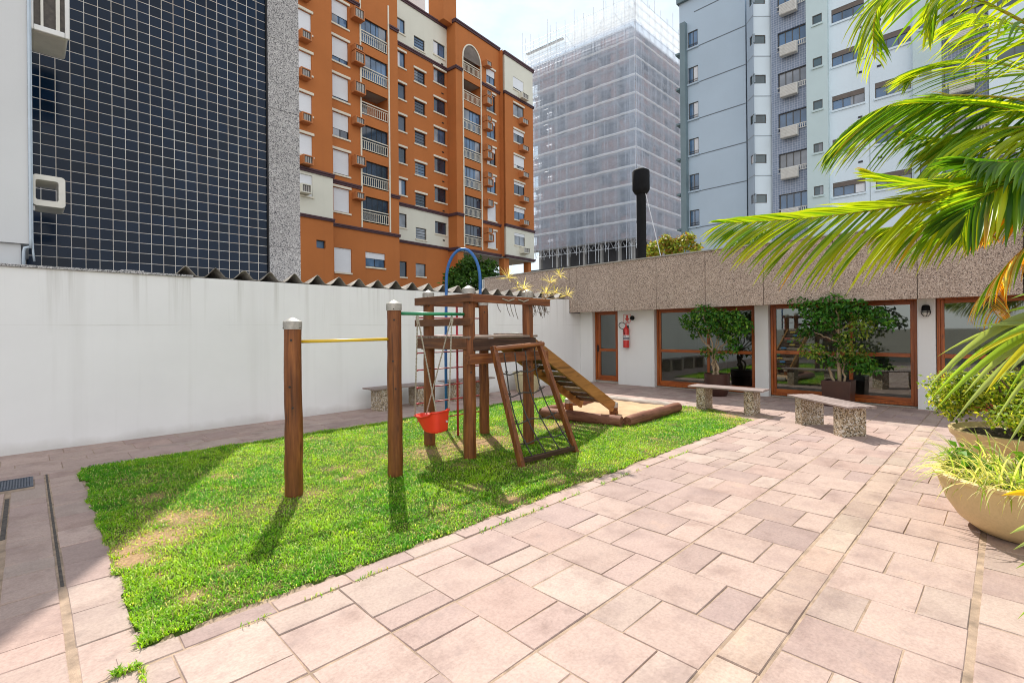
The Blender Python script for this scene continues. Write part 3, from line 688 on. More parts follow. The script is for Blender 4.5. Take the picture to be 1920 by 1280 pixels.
for i,h in enumerate(W3o): window(OF,ob,*h,V3,panes=(1,1,2)[i%3],hbars=(0,3,0)[i%3],mat=(M['pane_blue'] if i%4==0 else M['pane']),lintel=True,sill=True,lw=0.12)
for i,h in enumerate(W3c+W3t): window(OF,ob,*h,V3,panes=(1,1,2)[i%3],hbars=(0,3,0)[i%3],lintel=False,sill=True,lw=0.05,mat=M['pane_blue'] if i>2 else None)
for h in ((27.1,28.0,6.4,7.75),(29.0,30.2,6.6,7.75)): window(OF,ob,*h,V3,panes=1,lintel=False,lw=0.03)
cornice(OF,ob,26.1,33.1,V3,12.6); cornice(OF,ob,26.1,33.1,V3,9.38,0.23); cornice(OF,ob,26.1,33.1,V3,26.66); cornice(OF,ob,26.1,33.1,V3,30.72,0.3)
for k in range(7): b = MB(); b.fbox(OF,32.35,32.6,V3+0.002,V3+0.03,11.9+PIT*k-1.7,12.02+PIT*k-1.7); b.build('wall_vent', M['frame_dk'], ob)
# --- bay 4 (proud, arched balcony column)
B4 = [9.9+PIT*k for k in range(7)]
W4 = [(37.47,38.82,h-h0,h) for (h,h0) in ((11.85,1.75),(14.72,1.8),(17.55,1.75),(20.45,1.75),(23.25,1.85),(26.0,1.85),(28.5,1.55))]
BH4 = [(34.1,36.55,z+0.02,z+2.1) for z in B4[:6]] + [(34.1,36.55,B4[6]+0.02,B4[6]+1.72)]
b = MB(); panel(b,OF,33.1,39.5,9.55,31.1,V4,W4+BH4,0.16)
b.quad(OF.P(33.1,V3,5),OF.P(33.1,V4,5),OF.P(33.1,V4,31.1),OF.P(33.1,V3,31.1)); b.quad(OF.P(39.5,V4,9.4),OF.P(39.5,V5,9.4),OF.P(39.5,V5,31),OF.P(39.5,V4,31)); b.build('wall', M['orange'], ob)
# arched head over the top balcony
b = MB(); n = 20; uc = 35.325; ru = 1.225; zb = B4[6]+1.72
pts = [(uc+ru*math.cos(math.pi*k/n), zb-0.35+1.5*math.sin(math.pi*k/n)) for k in range(n+1)]
for k in range(n):
    (ua,za),(ub_,zb_) = pts[k], pts[k+1]
    for (v0, v1, e) in ((V4+0.004, V4+0.08, 0.12),):
        oa = (uc+(ru+e)*math.cos(math.pi*k/n), zb-0.35+(1.5+e)*math.sin(math.pi*k/n)); ob_ = (uc+(ru+e)*math.cos(math.pi*(k+1)/n), zb-0.35+(1.5+e)*math.sin(math.pi*(k+1)/n))
        b.add([OF.P(ua,v1,za),OF.P(ub_,v1,zb_),OF.P(ob_[0],v1,ob_[1]),OF.P(oa[0],v1,oa[1])],[(0,1,2,3)]); b.add([OF.P(ua,v0,za),OF.P(ub_,v0,zb_),OF.P(ub_,v1,zb_),OF.P(ua,v1,za)],[(0,1,2,3)])
        b.add([OF.P(oa[0],v0,oa[1]),OF.P(ob_[0],v0,ob_[1]),OF.P(ob_[0],v1,ob_[1]),OF.P(oa[0],v1,oa[1])],[(0,3,2,1)])
for (u0,u1) in ((33.97,34.09),(36.56,36.68)): b.fbox(OF,u0,u1,V4+0.003,V4+0.07,9.7,zb-0.35)
b.build('balcony_trim', M['trim'], ob)
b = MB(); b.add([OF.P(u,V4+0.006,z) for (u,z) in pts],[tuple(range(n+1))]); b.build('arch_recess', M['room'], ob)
for k,z in enumerate(B4): balcony(OF,ob,34.1,36.55,V4,z,z+(2.1 if k<6 else 1.72),('dark','dark','blue','blue','lit','open','open')[k])
for k,h in enumerate(W4): window(OF,ob,*h,V4,shut=(1.0,1.0,0.3,0.25,0.2,0.05,0.45)[k],panes=2,lw=0.08,mat=M['pane'] if k%2 else M['pane_blue'],lintel=True)
for k,z in enumerate((10.6,14.1,16.2,18.95,21.9,24.45)):
    acbox(OF,ob,36.85,37.75,z,z+0.75,V4); 
    if k != 1: acbox(OF,ob,36.85,37.6,z+0.82,z+1.4,V4)
acbox(OF,ob,36.9,37.7,28.3,28.85,V4)
cornice(OF,ob,33.0,33.97,V4,12.6); cornice(OF,ob,36.68,39.5,V4,12.45); cornice(OF,ob,33.0,33.97,V4,26.6); cornice(OF,ob,36.68,39.5,V4,26.4); cornice(OF,ob,33.0,39.6,V4,31.0,0.32); cornice(OF,ob,33.0,39.5,V4,9.3,0.27)
for (z,h) in ((12.6,.27),(26.6,.27),(31.0,.32),(9.3,.27)): b = MB(); b.fbox(OF,32.98,33.1,V3-0.0,V4+0.10,z+.002,z+h-.002); b.build('cornice', M['plum'], ob)
# --- bay 5 (right end)
W5 = [(41.2,43.05,h-1.3,h) for h in (12.1,14.85,17.6,20.45,23.22,26.0,28.9)]
b = MB(); panel(b,OF,39.8,44.75,12.8,26.6,V5,W5[1:6],0.14); b.quad(OF.P(39.8,V4,9.4),OF.P(39.8,V5,9.4),OF.P(39.8,V5,31.0),OF.P(39.8,V4,31.0)); b.build('wall', M['orange'], ob)
for (z0,z1,h_) in ((9.5,12.8,W5[0]),(26.6,30.9,W5[6])):
    b = MB(); panel(b,OF,39.8,44.75,z0,z1,V5,[h_],0.14); b.quad(OF.P(39.795,V4,z0),OF.P(39.795,V5,z0),OF.P(39.795,V5,z1),OF.P(39.795,V4,z1)); b.quad(OF.P(39.5,V4+.004,z0),OF.P(39.8,V4+.004,z0),OF.P(39.8,V4+.004,z1),OF.P(39.5,V4+.004,z1)); b.build('cream_wall', M['cream'], ob)
for k,h in enumerate(W5): window(OF,ob,*h,V5,shut=(0.25,0.35,0.22,0.75,0.3,0.0,0.85)[k],panes=2,lintel=k not in (0,6),sill=True,lw=0.06,dep=.12,mat=M['pane_lit'] if k==5 else None)
for k,z in enumerate((9.95,13.0,15.55,18.2,21.1,24.0,26.75)): acbox(OF,ob,42.05,43.2,z,z+0.62,V5,mat=M['cream'] if k in (0,6) else None)
cornice(OF,ob,39.7,44.85,V5,12.53); cornice(OF,ob,39.7,44.85,V5,26.55,0.25); cornice(OF,ob,39.7,44.9,V5,30.62,0.36); cornice(OF,ob,39.7,44.85,V5,9.3,0.25)
for (z,h) in ((12.53,.27),(26.55,.25),(30.62,.36),(9.3,.25)): b = MB(); b.fbox(OF,39.68,39.79,V4+0.17,V5+0.09,z+.002,z+h-.002); b.build('cornice', M['plum'], ob)
# --- roofs, body, open ground storey
b = MB(); b.fbox(OF,12,26.1,-48,V3-1.7,0,30.0); b.fbox(OF,26.102,33.1,-48,V3-0.4,0,30.9); b.fbox(OF,33.102,44.7,-48,V4-1.7,9.5,31.0); b.fbox(OF,33.102,39.79,-48,V4-1.71,9.45,31.05); b.build('body', M['cream'], ob)
b = MB(); b.fbox(OF,33.1,44.75,-47,V4+0.02,9.22,9.30); b.fbox(OF,39.8,44.75,V4+0.022,V5-0.01,9.22,9.30); b.build('soffit', M['soffit'], ob)
for (u,v,w) in ((33.6,V4-0.4,0.9),(40.2,V5-0.6,0.8),(44.3,V5-0.6,.5)): 
    b = MB(); b.fbox(OF,u-w/2,u+w/2,v-0.4,v+0.3,0,9.22); b.build('column', M['orange'], ob)
b = MB(); b.fbox(OF,34,48,-47,-46.7,0,9.2); b.fbox(OF,34,46,-40.0,-39.8,0,6.6); b.build('parking_wall', M['cream'], ob)
b = MB(); b.fbox(OF,31.9,33.6,V3-1.2,V4-0.35,30.9,38); b.build('chimney', M['orange'], ob)
b = MB(); b.fbox(OF,27.2,34.3,-44,-39,30.9,39); b.build('roof_tank_room', M['white_grey'], ob)
# ================================================================ BUILDING UNDER SCAFFOLD AND NETTING
dL = fwd*math.cos(R(51.5)) - rt0*math.sin(R(51.5)); dR = fwd*math.cos(R(45)) + rt0*math.sin(R(45))
PC = fwd*75 + rt0*19.24
M['concrete'] = plain('raw concrete', (0.36,0.35,0.34), 0.9, 0.2, 0.3)
M['infill'] = None
def brickmat():
    m, nt, b = newmat('hollow brick infill'); v = coords(nt, (0.35,0.35,0.6)); L = nt.links.new
    n = noise(nt, v, 1.0, 5, 0.7)
    c = ramp(nt, n, [(0.34,(0.16,0.15,0.16)),(0.46,(0.40,0.21,0.16)),(0.56,(0.46,0.25,0.19)),(0.66,(0.42,0.40,0.40))]).outputs['Color']
    L(c, b.inputs['Base Color']); b.inputs['Roughness'].default_value = 0.9; return m
M['infill'] = brickmat()
ub = thing('unfinished_building', tuple(PC+dL*10+dR*10), 'unfinished concrete and brick tower standing wrapped in white scaffold netting', 'building')
LL, LR = 21.6, 27.0
FZ = [15.6+2.75*k for k in range(13)]
inner = 1.6
def q3(o, u, v, z): return o + np.array([0,0,z])
nL = norm(np.cross(dL,[0,0,1.0])); nR = norm(np.cross([0,0,1.0],dR))
if np.dot(nL,-PC) < 0: nL = -nL
if np.dot(nR,-PC) < 0: nR = -nR
CI = PC - (nL+nR)*inner*0.75          # corner of the concrete frame, inside the netting
FL, FR = Frame(dL, nL), Frame(dR, nR)
def fbase(fr): return np.dot(CI,fr.a1)/1.0, np.dot(CI,fr.n)
# frames are skew to one another, so place by explicit points
def wpt(o, d, n, u, v, z): return o + d*u + n*v + np.array([0,0,z])
def obox(b, o, d, n, u0,u1,v0,v1,z0,z1):
    v = [wpt(o,d,n,*p) for p in ((u0,v0,z0),(u1,v0,z0),(u1,v1,z0),(u0,v1,z0),(u0,v0,z1),(u1,v0,z1),(u1,v1,z1),(u0,v1,z1))]
    b.add(v, [(0,3,2,1),(4,5,6,7),(0,1,5,4),(1,2,6,5),(2,3,7,6),(3,0,4,7)])
rnd = random.Random(5)
slab, colm, inf, dark = MB(), MB(), MB(), MB()
for (d, n, ln) in ((dL,nL,LL-1.5),(dR,nR,LR)):
    for z in [0.0+2.9*k for k in range(5)] + FZ: obox(slab, CI, d, n, 0.05, ln, -0.5, 0.12, z, z+0.35)
    k = 0; u = 0.0
    while u < ln-0.5:
        obox(colm, CI, d, n, u+0.02, u+0.45, -0.45, 0.06, 0, FZ[-1]); 
        w = rnd.choice((2.6,3.2,2.2,3.6)); 
        for z in FZ[:-1]:
            h = rnd.random()
            if h < 0.5: obox(inf, CI, d, n, u+0.46, min(ln,u+w-0.02), -0.3, -0.02, z+0.36, z+2.74)
            elif h < 0.85: obox(inf, CI, d, n, u+0.46, min(ln,u+w-0.02), -0.3, -0.02, z+0.36, z+1.25); obox(inf, CI, d, n, u+0.46, min(ln, u+w*0.45), -0.3, -0.021, z+1.26, z+2.74)
        u += w
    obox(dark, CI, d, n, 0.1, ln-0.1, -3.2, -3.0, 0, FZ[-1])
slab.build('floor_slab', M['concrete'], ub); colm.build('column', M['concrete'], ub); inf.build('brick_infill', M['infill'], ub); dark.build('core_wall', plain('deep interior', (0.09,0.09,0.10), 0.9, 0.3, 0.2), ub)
b = MB(); v = [CI, CI+dL*(LL-1.5), CI+dL*(LL-1.5)+dR*LR, CI+dR*LR]
b.add([p+np.array([0,0,FZ[-1]+.36]) for p in v]+[p+np.array([0,0,FZ[-1]+.5]) for p in v],[(0,1,2,3),(4,7,6,5),(0,4,5,1),(1,5,6,2),(2,6,7,3),(3,7,4,0)]); b.build('roof', M['concrete'], ub)
b = MB(); obox(b, CI, dL, nL, 12.2, LL-1.6, 0.2, 0.75, 51.35, 51.5); b.build('roof_canopy', plain('dark sheet roof', (0.20,0.21,0.22),0.7), ub)
b = MB(); obox(b, PC, dL, nL, -2, 17, 0.5, 6, 10.75, 11.1); obox(b, PC, dL, nL, 4, 26, 3, 12, 8.9, 9.3); b.build('canopy_edge', M['soffit'], ub)
b = MB(); obox(b, PC, dL, nL, -2.1, 17.1, 0.45, 6.05, 11.11, 11.3); obox(b, PC, dL, nL, 3.9, 26.1, 2.9, 12.1, 9.31, 9.6);  b.build('canopy_roof', plain('black felt',(0.03,0.03,0.035),0.8), ub)
# scaffold tubes and netting
M['tube'] = plain('galvanised tube', (0.66,0.68,0.72), 0.5, 0.15, 1, metal=0.2)
sc = thing('scaffold', tuple(PC+np.array([0,0,14])), 'tall tube scaffold hung with translucent white safety netting around the unfinished tower', 'scaffold')
posts, ledg, brac = MB(), MB(), MB()
for (d, n, ln, st) in ((dL,nL,LL,1.8),(dR,nR,LR,2.1)):
    k = 0; u = 0.0
    while u <= ln+0.01:
        zt = 52.2 + (3.0 if k % 3 == 0 else 1.6) + rnd.uniform(-.3,.5)
        for v in (-0.15, -1.05):
            p = wpt(PC,d,n,u,v,0); posts = MB(); posts.tube([p+np.array([0,0,12.5 if rnd.random()<.5 else 14]), p+np.array([0,0,zt-(0.6 if v<-1 else 0)])], 0.03 if v > 0 else 0.045, 5, False); posts.build('pole', M['tube'], sc)
        u += st; k += 1
    for j in range(28):
        z = 15.7+1.375*j
        for v in (-0.12, -1.02): ledg.tube([wpt(PC,d,n,0,v,z), wpt(PC,d,n,ln,v,z)], 0.03, 4, False)
    for j in range(13):
        for k in range(int(ln/st)):
            if rnd.random() < 0.42:
                z = 15.7+2.75*j; a, c = (k*st,(k+1)*st) if rnd.random()<.5 else ((k+1)*st,k*st)
                brac.tube([wpt(PC,d,n,a,-0.1,z), wpt(PC,d,n,c,-0.1,z+2.75)], 0.03, 4, False)
            if rnd.random() < 0.25:
                z = 15.7+2.75*j; brac.tube([wpt(PC,d,n,(k+1)*st,-1.0,z), wpt(PC,d,n,k*st,-1.0,z+2.75)], 0.026, 4, False)
    for j in range(int(ln/1.0)):      # lattice girder at the foot
        brac.tube([wpt(PC,d,n,j,-0.1,14.4), wpt(PC,d,n,j+0.5,-0.1,15.4), wpt(PC,d,n,j+1,-0.1,14.4)], 0.03, 4, False)
    ledg.tube([wpt(PC,d,n,0,-0.1,14.4), wpt(PC,d,n,ln,-0.1,14.4)],0.04,4,False)
ledg.build('ledgers', M['tube'], sc)['kind'] = 'stuff'; brac.build('braces', M['tube'], sc)['kind'] = 'stuff'
def netmat(name, op, c):
    m, nt, b = newmat(name); L = nt.links.new
    b.inputs['Base Color'].default_value = (*c,1); b.inputs['Roughness'].default_value = 0.8; b.inputs['Specular IOR Level'].default_value = 0.1
    tl_ = nt.nodes.new('ShaderNodeBsdfTranslucent'); tl_.inputs['Color'].default_value = (*c,1)
    m1 = nt.nodes.new('ShaderNodeMixShader'); m1.inputs[0].default_value = 0.45; L(b.outputs[0], m1.inputs[1]); L(tl_.outputs[0], m1.inputs[2])
    tr = nt.nodes.new('ShaderNodeBsdfTransparent')
    m2 = nt.nodes.new('ShaderNodeMixShader')
    n = noise(nt, coords(nt, (0.25,0.25,0.5)), 1.0, 5, 0.6)
    n2 = noise(nt, coords(nt, (1.5,1.5,12)), 1.0, 3)
    f = ramp(nt, mixc(nt, 0.35, n, n2), [(0.3,(op-0.12,)*3),(0.7,(min(1,op+0.12),)*3)]).outputs['Color']
    L(f, m2.inputs[0]); L(tr.outputs[0], m2.inputs[1]); L(m1.outputs[0], m2.inputs[2]); L(m2.outputs[0], nt.nodes['Material Output'].inputs['Surface'])
    return m
M['net'] = netmat('safety netting', 0.55, (0.62,0.69,0.82)); M['net_band'] = netmat('doubled netting edge', 0.62, (0.9,0.92,0.95)); M['net_thin'] = netmat('single netting', 0.45, (0.85,0.86,0.87))
def netsheet(b, d, n, ln, z0, z1, v0=0.0, sag=0.08, nu=40):
    nz = 6; base = len(b.v); vs = []
    for i in range(nu+1):
        for j in range(nz+1):
            u = ln*i/nu; z = z0+(z1-z0)*j/nz
            bulge = sag*math.sin(math.pi*j/nz)*(0.6+0.8*random.random()) + 0.03*math.sin(u*3.5)
            vs.append(wpt(PC,d,n,u,v0+bulge,z + (0.05*abs(math.sin(u*0.87)) if j in (0,nz) else 0)))
    fs = [(i*(nz+1)+j, (i+1)*(nz+1)+j, (i+1)*(nz+1)+j+1, i*(nz+1)+j+1) for i in range(nu) for j in range(nz)]
    b.add(vs, fs)
b, bb, bt = MB(), MB(), MB()
for (d, n, ln) in ((dL,nL,LL),(dR,nR,LR)):
    for k in range(12):
        z = 15.6+2.78*k; netsheet(b, d, n, ln, z, z+2.78)
        netsheet(bb, d, n, ln, z+2.78-0.28, z+2.78+0.12, 0.05, 0.04)
    netsheet(bt, d, n, ln if d is dR else 11.5, 49.0, 52.4, 0.0, 0.1); 
    if d is dL: netsheet(bt, d, n, ln, 49.0, 51.0, -0.06, 0.05)
for (d, n, ln, st) in ((dL,nL,LL,3.6),(dR,nR,LR,4.2)):
    u = 0.0
    while u < ln: 
        q = [wpt(PC,d,n,u+e,0.16,z) for (e,z) in ((-.02,15.6),(.02,15.6),(.02,49),(-.02,49))]; bb.add(q,[(0,1,2,3)]); u += st*2
b.build('netting', M['net'], sc, smooth=True); bb.build('netting_seam', M['net_band'], sc, smooth=True); bt.build('upper_netting', M['net_thin'], sc, smooth=True)

# ================================================================ LIGHT BLUE APARTMENT BUILDING
BF = Frame((0,1,0), (-1,0,0)); BV = -37.5
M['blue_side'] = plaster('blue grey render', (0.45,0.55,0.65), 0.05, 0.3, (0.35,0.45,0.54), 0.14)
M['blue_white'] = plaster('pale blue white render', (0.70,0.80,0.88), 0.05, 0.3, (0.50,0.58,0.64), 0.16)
M['green_white'] = plaster('pale green render', (0.55,0.67,0.69), 0.06, 0.3, (0.42,0.55,0.54), 0.16)
M['duct'] = plain('slate blue cladding', (0.17,0.24,0.27), 0.6, 0.15, 0.6)
def mosaic():
    m, nt, b = newmat('blue mosaic tile'); L = nt.links.new
    tcx = nt.nodes.new('ShaderNodeTexCoord'); sx = nt.nodes.new('ShaderNodeSeparateXYZ'); cx = nt.nodes.new('ShaderNodeCombineXYZ'); L(tcx.outputs['Object'], sx.inputs[0]); L(sx.outputs['Y'], cx.inputs['X']); L(sx.outputs['Z'], cx.inputs['Y']); v = cx.outputs[0]
    br = nt.nodes.new('ShaderNodeTexBrick'); br.offset = 0; br.inputs['Scale'].default_value = 1; br.inputs['Brick Width'].default_value = 0.16; br.inputs['Row Height'].default_value = 0.16; br.inputs['Mortar Size'].default_value = 0.012
    br.inputs['Color1'].default_value = (0.17,0.21,0.30,1); br.inputs['Color2'].default_value = (0.21,0.26,0.36,1); br.inputs['Mortar'].default_value = (0.42,0.46,0.54,1)
    L(v, br.inputs['Vector']); L(br.outputs['Color'], b.inputs['Base Color']); b.inputs['Roughness'].default_value = 0.4; return m
M['mosaic'] = mosaic()
M['greyframe'] = plain('bronze window frame', (0.10,0.095,0.09), 0.5, 0.1, 2)
M['greenpane'] = darkpane('greenish glass', (0.05,0.10,0.12)); M['acwhite'] = plain('white louvred casing', (0.62,0.61,0.58), 0.6, 0.1, 4)
M['blind'] = plain('bronze roller box', (0.15,0.12,0.105), 0.7, 0.2, 2)
lb = thing('apartment_building', (40, 10, 0), 'light blue apartment tower with mosaic balconies and small dark windows behind the clubhouse', 'building')
P2 = 2.82
ZA = [9.66+P2*k for k in range(6)]
WA = [(16.92,17.72,z,z+1.28) for z in ZA]
# bay corner points (a 45 degree oriel)
A0 = np.array([37.5,13.35]); dc = np.array([-0.72,-0.69]); dfr = np.array([0.711,-0.703])
def solve_px(o, d, px):
    # distance along d at which the point crosses the given picture column
    k = (px-960)/FPX; f2, r2 = fwd[:2], rt0[:2]
    return (k*np.dot(o,f2)-np.dot(o,r2))/(np.dot(d,r2)-k*np.dot(d,f2))
s = solve_px(A0, dc, 1415.6); A1 = A0 + dc*s; t_ = solve_px(A1, dfr, 1453.5); A2 = A1 + dfr*t_
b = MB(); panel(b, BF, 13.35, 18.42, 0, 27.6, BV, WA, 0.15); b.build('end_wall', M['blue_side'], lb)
bevelz = [(z-0.06) for z in (9.55,12.37,15.2,18.04,20.87,23.7,26.5)]
M['joint'] = plain('dark joint', (0.14,0.17,0.20), 0.8)
for z in bevelz: b = MB(); b.fbox(BF,13.36,17.2,BV+0.002,BV+0.012,z,z+0.07); b.build('joint_line', M['joint'], lb)
b = MB(); b.fbox(BF,13.0,18.55,BV-0.2,BV+0.25,27.6,27.95); b.build('parapet_cap', M['duct'], lb)
for h in WA:
    f = window(BF, lb, *h, BV, panes=2, lintel=False, sill=False, dep=.12, fm=M['greyframe'], mat=M['pane_blue'])
    b = MB(); b.fbox(BF,16.82,17.8,BV+.003,BV+0.12,h[2]-0.14,h[2]-0.02); b.build('sill', M['blue_side'], f)
    b = MB()
    for k in range(2): b.fbox(BF,16.95,17.7,BV-.05,BV-0.02,h[2]+0.1+0.16*k,h[2]+0.13+0.16*k)
    b.build('guard_rail', M['greyframe'], f)
b = MB(); b.fbox(BF,17.76,18.2,BV+0.02,BV+0.45,0,25.8); b.build('duct', M['duct'], lb)
for z in ZA: b = MB(); b.fbox(BF,18.425,18.75,BV-0.9,BV+0.1,z-0.18,z-0.02); b.build('side_sill', M['duct'], lb)
# oriel
def seg(b, p, q, z0, z1):
    b.quad((p[0],p[1],z0),(q[0],q[1],z0),(q[0],q[1],z1),(p[0],p[1],z1))
lenc = np.linalg.norm(A1-A0); lenf = np.linalg.norm(A2-A1)
ZO = [10.45+2.82*k for k in range(6)]
FC = Frame((dc[0],dc[1],0), norm((dc[1],-dc[0],0)) if np.dot((dc[1],-dc[0]),-A0) > 0 else norm((-dc[1],dc[0],0)))
FF = Frame((dfr[0],dfr[1],0), norm((dfr[1],-dfr[0],0)) if np.dot((dfr[1],-dfr[0]),-A0) > 0 else norm((-dfr[1],dfr[0],0)))
a3 = np.array([A0[0],A0[1],0]); b3 = np.array([A1[0],A1[1],0])
uc0 = np.dot(a3,FC.a1); vc = np.dot(a3,FC.n); uf0 = np.dot(b3,FF.a1); vf = np.dot(b3,FF.n)
cw = [(uc0+lenc*0.42, uc0+lenc-0.02, z, z+0.62) for z in ZO]; fw_ = [(uf0+0.12, uf0+lenf*0.66, z+0.0, z+0.62) for z in ZO]
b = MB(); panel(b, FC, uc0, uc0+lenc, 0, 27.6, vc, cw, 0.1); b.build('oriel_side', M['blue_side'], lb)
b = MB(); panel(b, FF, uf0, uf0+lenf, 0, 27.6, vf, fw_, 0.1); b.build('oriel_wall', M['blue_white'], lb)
M['ojoint'] = plain('oriel joint', (0.36,0.42,0.47), 0.8)
for z in ZO:
    b = MB(); b.fbox(FF, uf0, uf0+lenf, vf+0.002, vf+0.014, z-0.92, z-0.86)
    b.fbox(FC, uc0, uc0+lenc, vc+0.002, vc+0.014, z-0.92, z-0.86); b.build('oriel_joint', M['ojoint'], lb)
for i in range(6):
    window(FC, lb, *cw[i], vc, panes=1, lintel=False, sill=False, dep=.08, fm=M['greyframe'], mat=M['greenpane']); window(FF, lb, *fw_[i], vf, panes=1, lintel=False, sill=False, dep=.08, fm=M['greyframe'], mat=M['greenpane'])
# recessed balconies in blue mosaic, then the main face
def facade_column(ub, uw0, uw1, rep):
    """balcony window, rail and boxed air conditioner on every floor"""
    for k in range(rep):
        z = 9.75+2.82*k
        f = window(BF, lb, uw0+0.05, uw1-0.02, z-0.15, z+1.12, BV, panes=4, lintel=False, sill=False, dep=.18, fm=M['greyframe'], mat=(M['pane_blue'],M['pane_lit'],M['pane_blue'],M['pane_lit'],M['pane_blue'],M['pane_blue'])[k % 6])
        b = MB(); b.fbox(BF,uw0,uw1,BV+0.10,BV+0.15,z+0.02,z+0.07); b.fbox(BF,uw0,uw1,BV+0.10,BV+0.14,z-0.28,z-0.24)
        m_ = int((uw1-uw0)/0.13)
        for j in range(m_): b.fbox(BF,uw0+0.13*j,uw0+0.13*j+0.05,BV+0.105,BV+0.135,z-0.24,z+0.02)
        r = b.build('balcony_rail', M['acwhite'], lb)
        um = uw0+(uw1-uw0)*0.58
        b = MB(); b.fbox(BF,um-0.55,um+0.50,BV+0.16,BV+0.55,z-0.95+0.15,z-0.12+0.05); a = b.build('air_conditioner', M['acwhite'], lb, bevel=0.03)
        b = MB()
        for j in range(7): b.fbox(BF,um-0.5,um+0.45,BV+0.551,BV+0.565,z-0.74+0.095*j,z-0.74+0.095*j+0.05)
        b.build('louvre', M['acwhite'], a)
hb = [(9.40,11.2,9.6+2.82*k,10.87+2.82*k) for k in range(6)]
b = MB(); panel(b, BF, 9.36, A2[1]+0.02, 0, 27.6, BV, hb, 0.18); b.build('mosaic_wall', M['mosaic'], lb)
facade_column(None, 9.38, 11.2, 6)
sm = [(8.43,8.98,13.12-2.82+2.82*k,13.72-2.82+2.82*k) for k in range(6)]
b = MB(); panel(b, BF, 8.13, 9.36, 0, 27.6, BV+0.35, sm, 0.12); b.quad(BF.P(9.36,BV,0),BF.P(9.36,BV+.35,0),BF.P(9.36,BV+.35,27.6),BF.P(9.36,BV,27.6)); b.quad(BF.P(8.13,BV,0),BF.P(8.13,BV+.35,0),BF.P(8.13,BV+.35,27.6),BF.P(8.13,BV,27.6)); b.build('pilaster_wall', M['green_white'], lb)
for h in sm: window(BF, lb, *h, BV+0.35, panes=1, lintel=False, sill=True, dep=.09, fm=M['greyframe'], mat=M['greenpane'], tm=M['green_white'], lw=0.05)
wm = [(6.22,7.97,15.72-2.82*2+2.82*k,16.62-2.82*2+2.82*k) for k in range(6)]; wm2 = [(3.95,5.70,15.72-2.82*2+2.82*k,16.66-2.82*2+2.82*k) for k in range(6)]
b = MB(); panel(b, BF, 3.83, 8.13, 0, 27.6, BV, wm+wm2, 0.14); b.build('main_wall', M['blue_white'], lb)
b = MB(); b.fbox(BF,5.96,6.0,BV+.002,BV+.012,0,27.6); 
b.build('joint_line', plain('seam', (0.40,0.46,0.50), 0.8), lb)
for k in range(6):
    for (ua,ub2,dz) in ((6.35,6.58,0),(5.36,5.58,.02)): b = MB(); b.fbox(BF,ua,ub2,BV+.002,BV+.03,14.77-2.82*2+2.82*k+dz,14.89-2.82*2+2.82*k+dz); b.build('wall_vent', M['frame_dk'], lb)
for h in wm+wm2:
    f = window(BF, lb, *h, BV, panes=3, lintel=False, sill=True, dep=.10, fm=M['greyframe'], mat=M['pane_blue'], shut=0.34, shm=M['blind'], tm=M['blue_white'], lw=0.04)
sm2 = [(2.99,3.55,16.08-2.82*2+2.82*k,16.70-2.82*2+2.82*k) for k in range(6)]
b = MB(); panel(b, BF, 2.56, 3.83, 0, 27.6, BV+0.35, sm2, 0.12); b.quad(BF.P(3.83,BV,0),BF.P(3.83,BV+.35,0),BF.P(3.83,BV+.35,27.6),BF.P(3.83,BV,27.6)); b.quad(BF.P(2.56,BV,0),BF.P(2.56,BV+.35,0),BF.P(2.56,BV+.35,27.6),BF.P(2.56,BV,27.6)); b.build('pilaster_wall', M['green_white'], lb)
for h in sm2: window(BF, lb, *h, BV+0.35, panes=1, lintel=False, sill=True, dep=.09, fm=M['greyframe'], mat=M['pane_blue'], tm=M['green_white'], lw=0.05)
hb2 = [(0.70,2.5,9.6+2.82*k,10.87+2.82*k) for k in range(6)]
b = MB(); panel(b, BF, 0.62, 2.56, 0, 27.6, BV, hb2, 0.18); b.build('mosaic_wall', M['mosaic'], lb)
facade_column(None, 0.66, 2.52, 6)
b = MB(); panel(b, BF, -6, 0.62, 0, 27.6, BV+0.6, [(-1.0,0.3,15.6-2.82*2+2.82*k,16.3-2.82*2+2.82*k) for k in range(6)], 0.1); b.build('oriel_wall', M['blue_white'], lb)
for k in range(6): window(BF, lb, -1.0,0.3,15.6-2.82*2+2.82*k,16.3-2.82*2+2.82*k, BV+0.6, panes=2, lintel=False, sill=False, dep=.08, fm=M['greyframe'], mat=M['greenpane'])
b = MB(); b.fbox(BF,-6,18.42,BV-12,BV-0.75,0,27.55); b.build('body', M['blue_side'], lb)
# ================================================================ LOW CLUBHOUSE AT THE END OF THE YARD
M['aggregate'] = granite('exposed aggregate', [(0.0,(0.11,0.08,0.067)),(0.13,(0.27,0.20,0.16)),(0.33,(0.40,0.305,0.245)),(0.60,(0.50,0.39,0.315)),(0.88,(0.64,0.53,0.45))], 80, big=0.12)
M['varnish'] = wood('varnished timber frame', (0.33,0.075,0.012), (0.52,0.145,0.024), 'z', 1.0, 0.35, 0.5)
M['varnish_y'] = wood('varnished timber rail', (0.33,0.075,0.012), (0.52,0.145,0.024), 'y', 1.0, 0.35, 0.5)
M['club_glass'] = glass('clubhouse glass', (0.60,0.63,0.62), 0.13)
M['room_wall'] = plain('grey room wall', (0.42,0.43,0.42), 0.8, 0.1, 0.6)
M['room_floor'] = plain('dark room floor', (0.05,0.045,0.042), 0.35, 0.3, 1.2)
M['capstone'] = plain('cement cap', (0.36,0.33,0.29), 0.9, 0.25, 3)
CF = Frame((0,1,0), (-1,0,0)); CV = -12.3; FV = -11.78
cb = thing('clubhouse', (13, 4, 0), 'low clubhouse with speckled aggregate fascia, white pillars and timber framed glass doors', 'building')
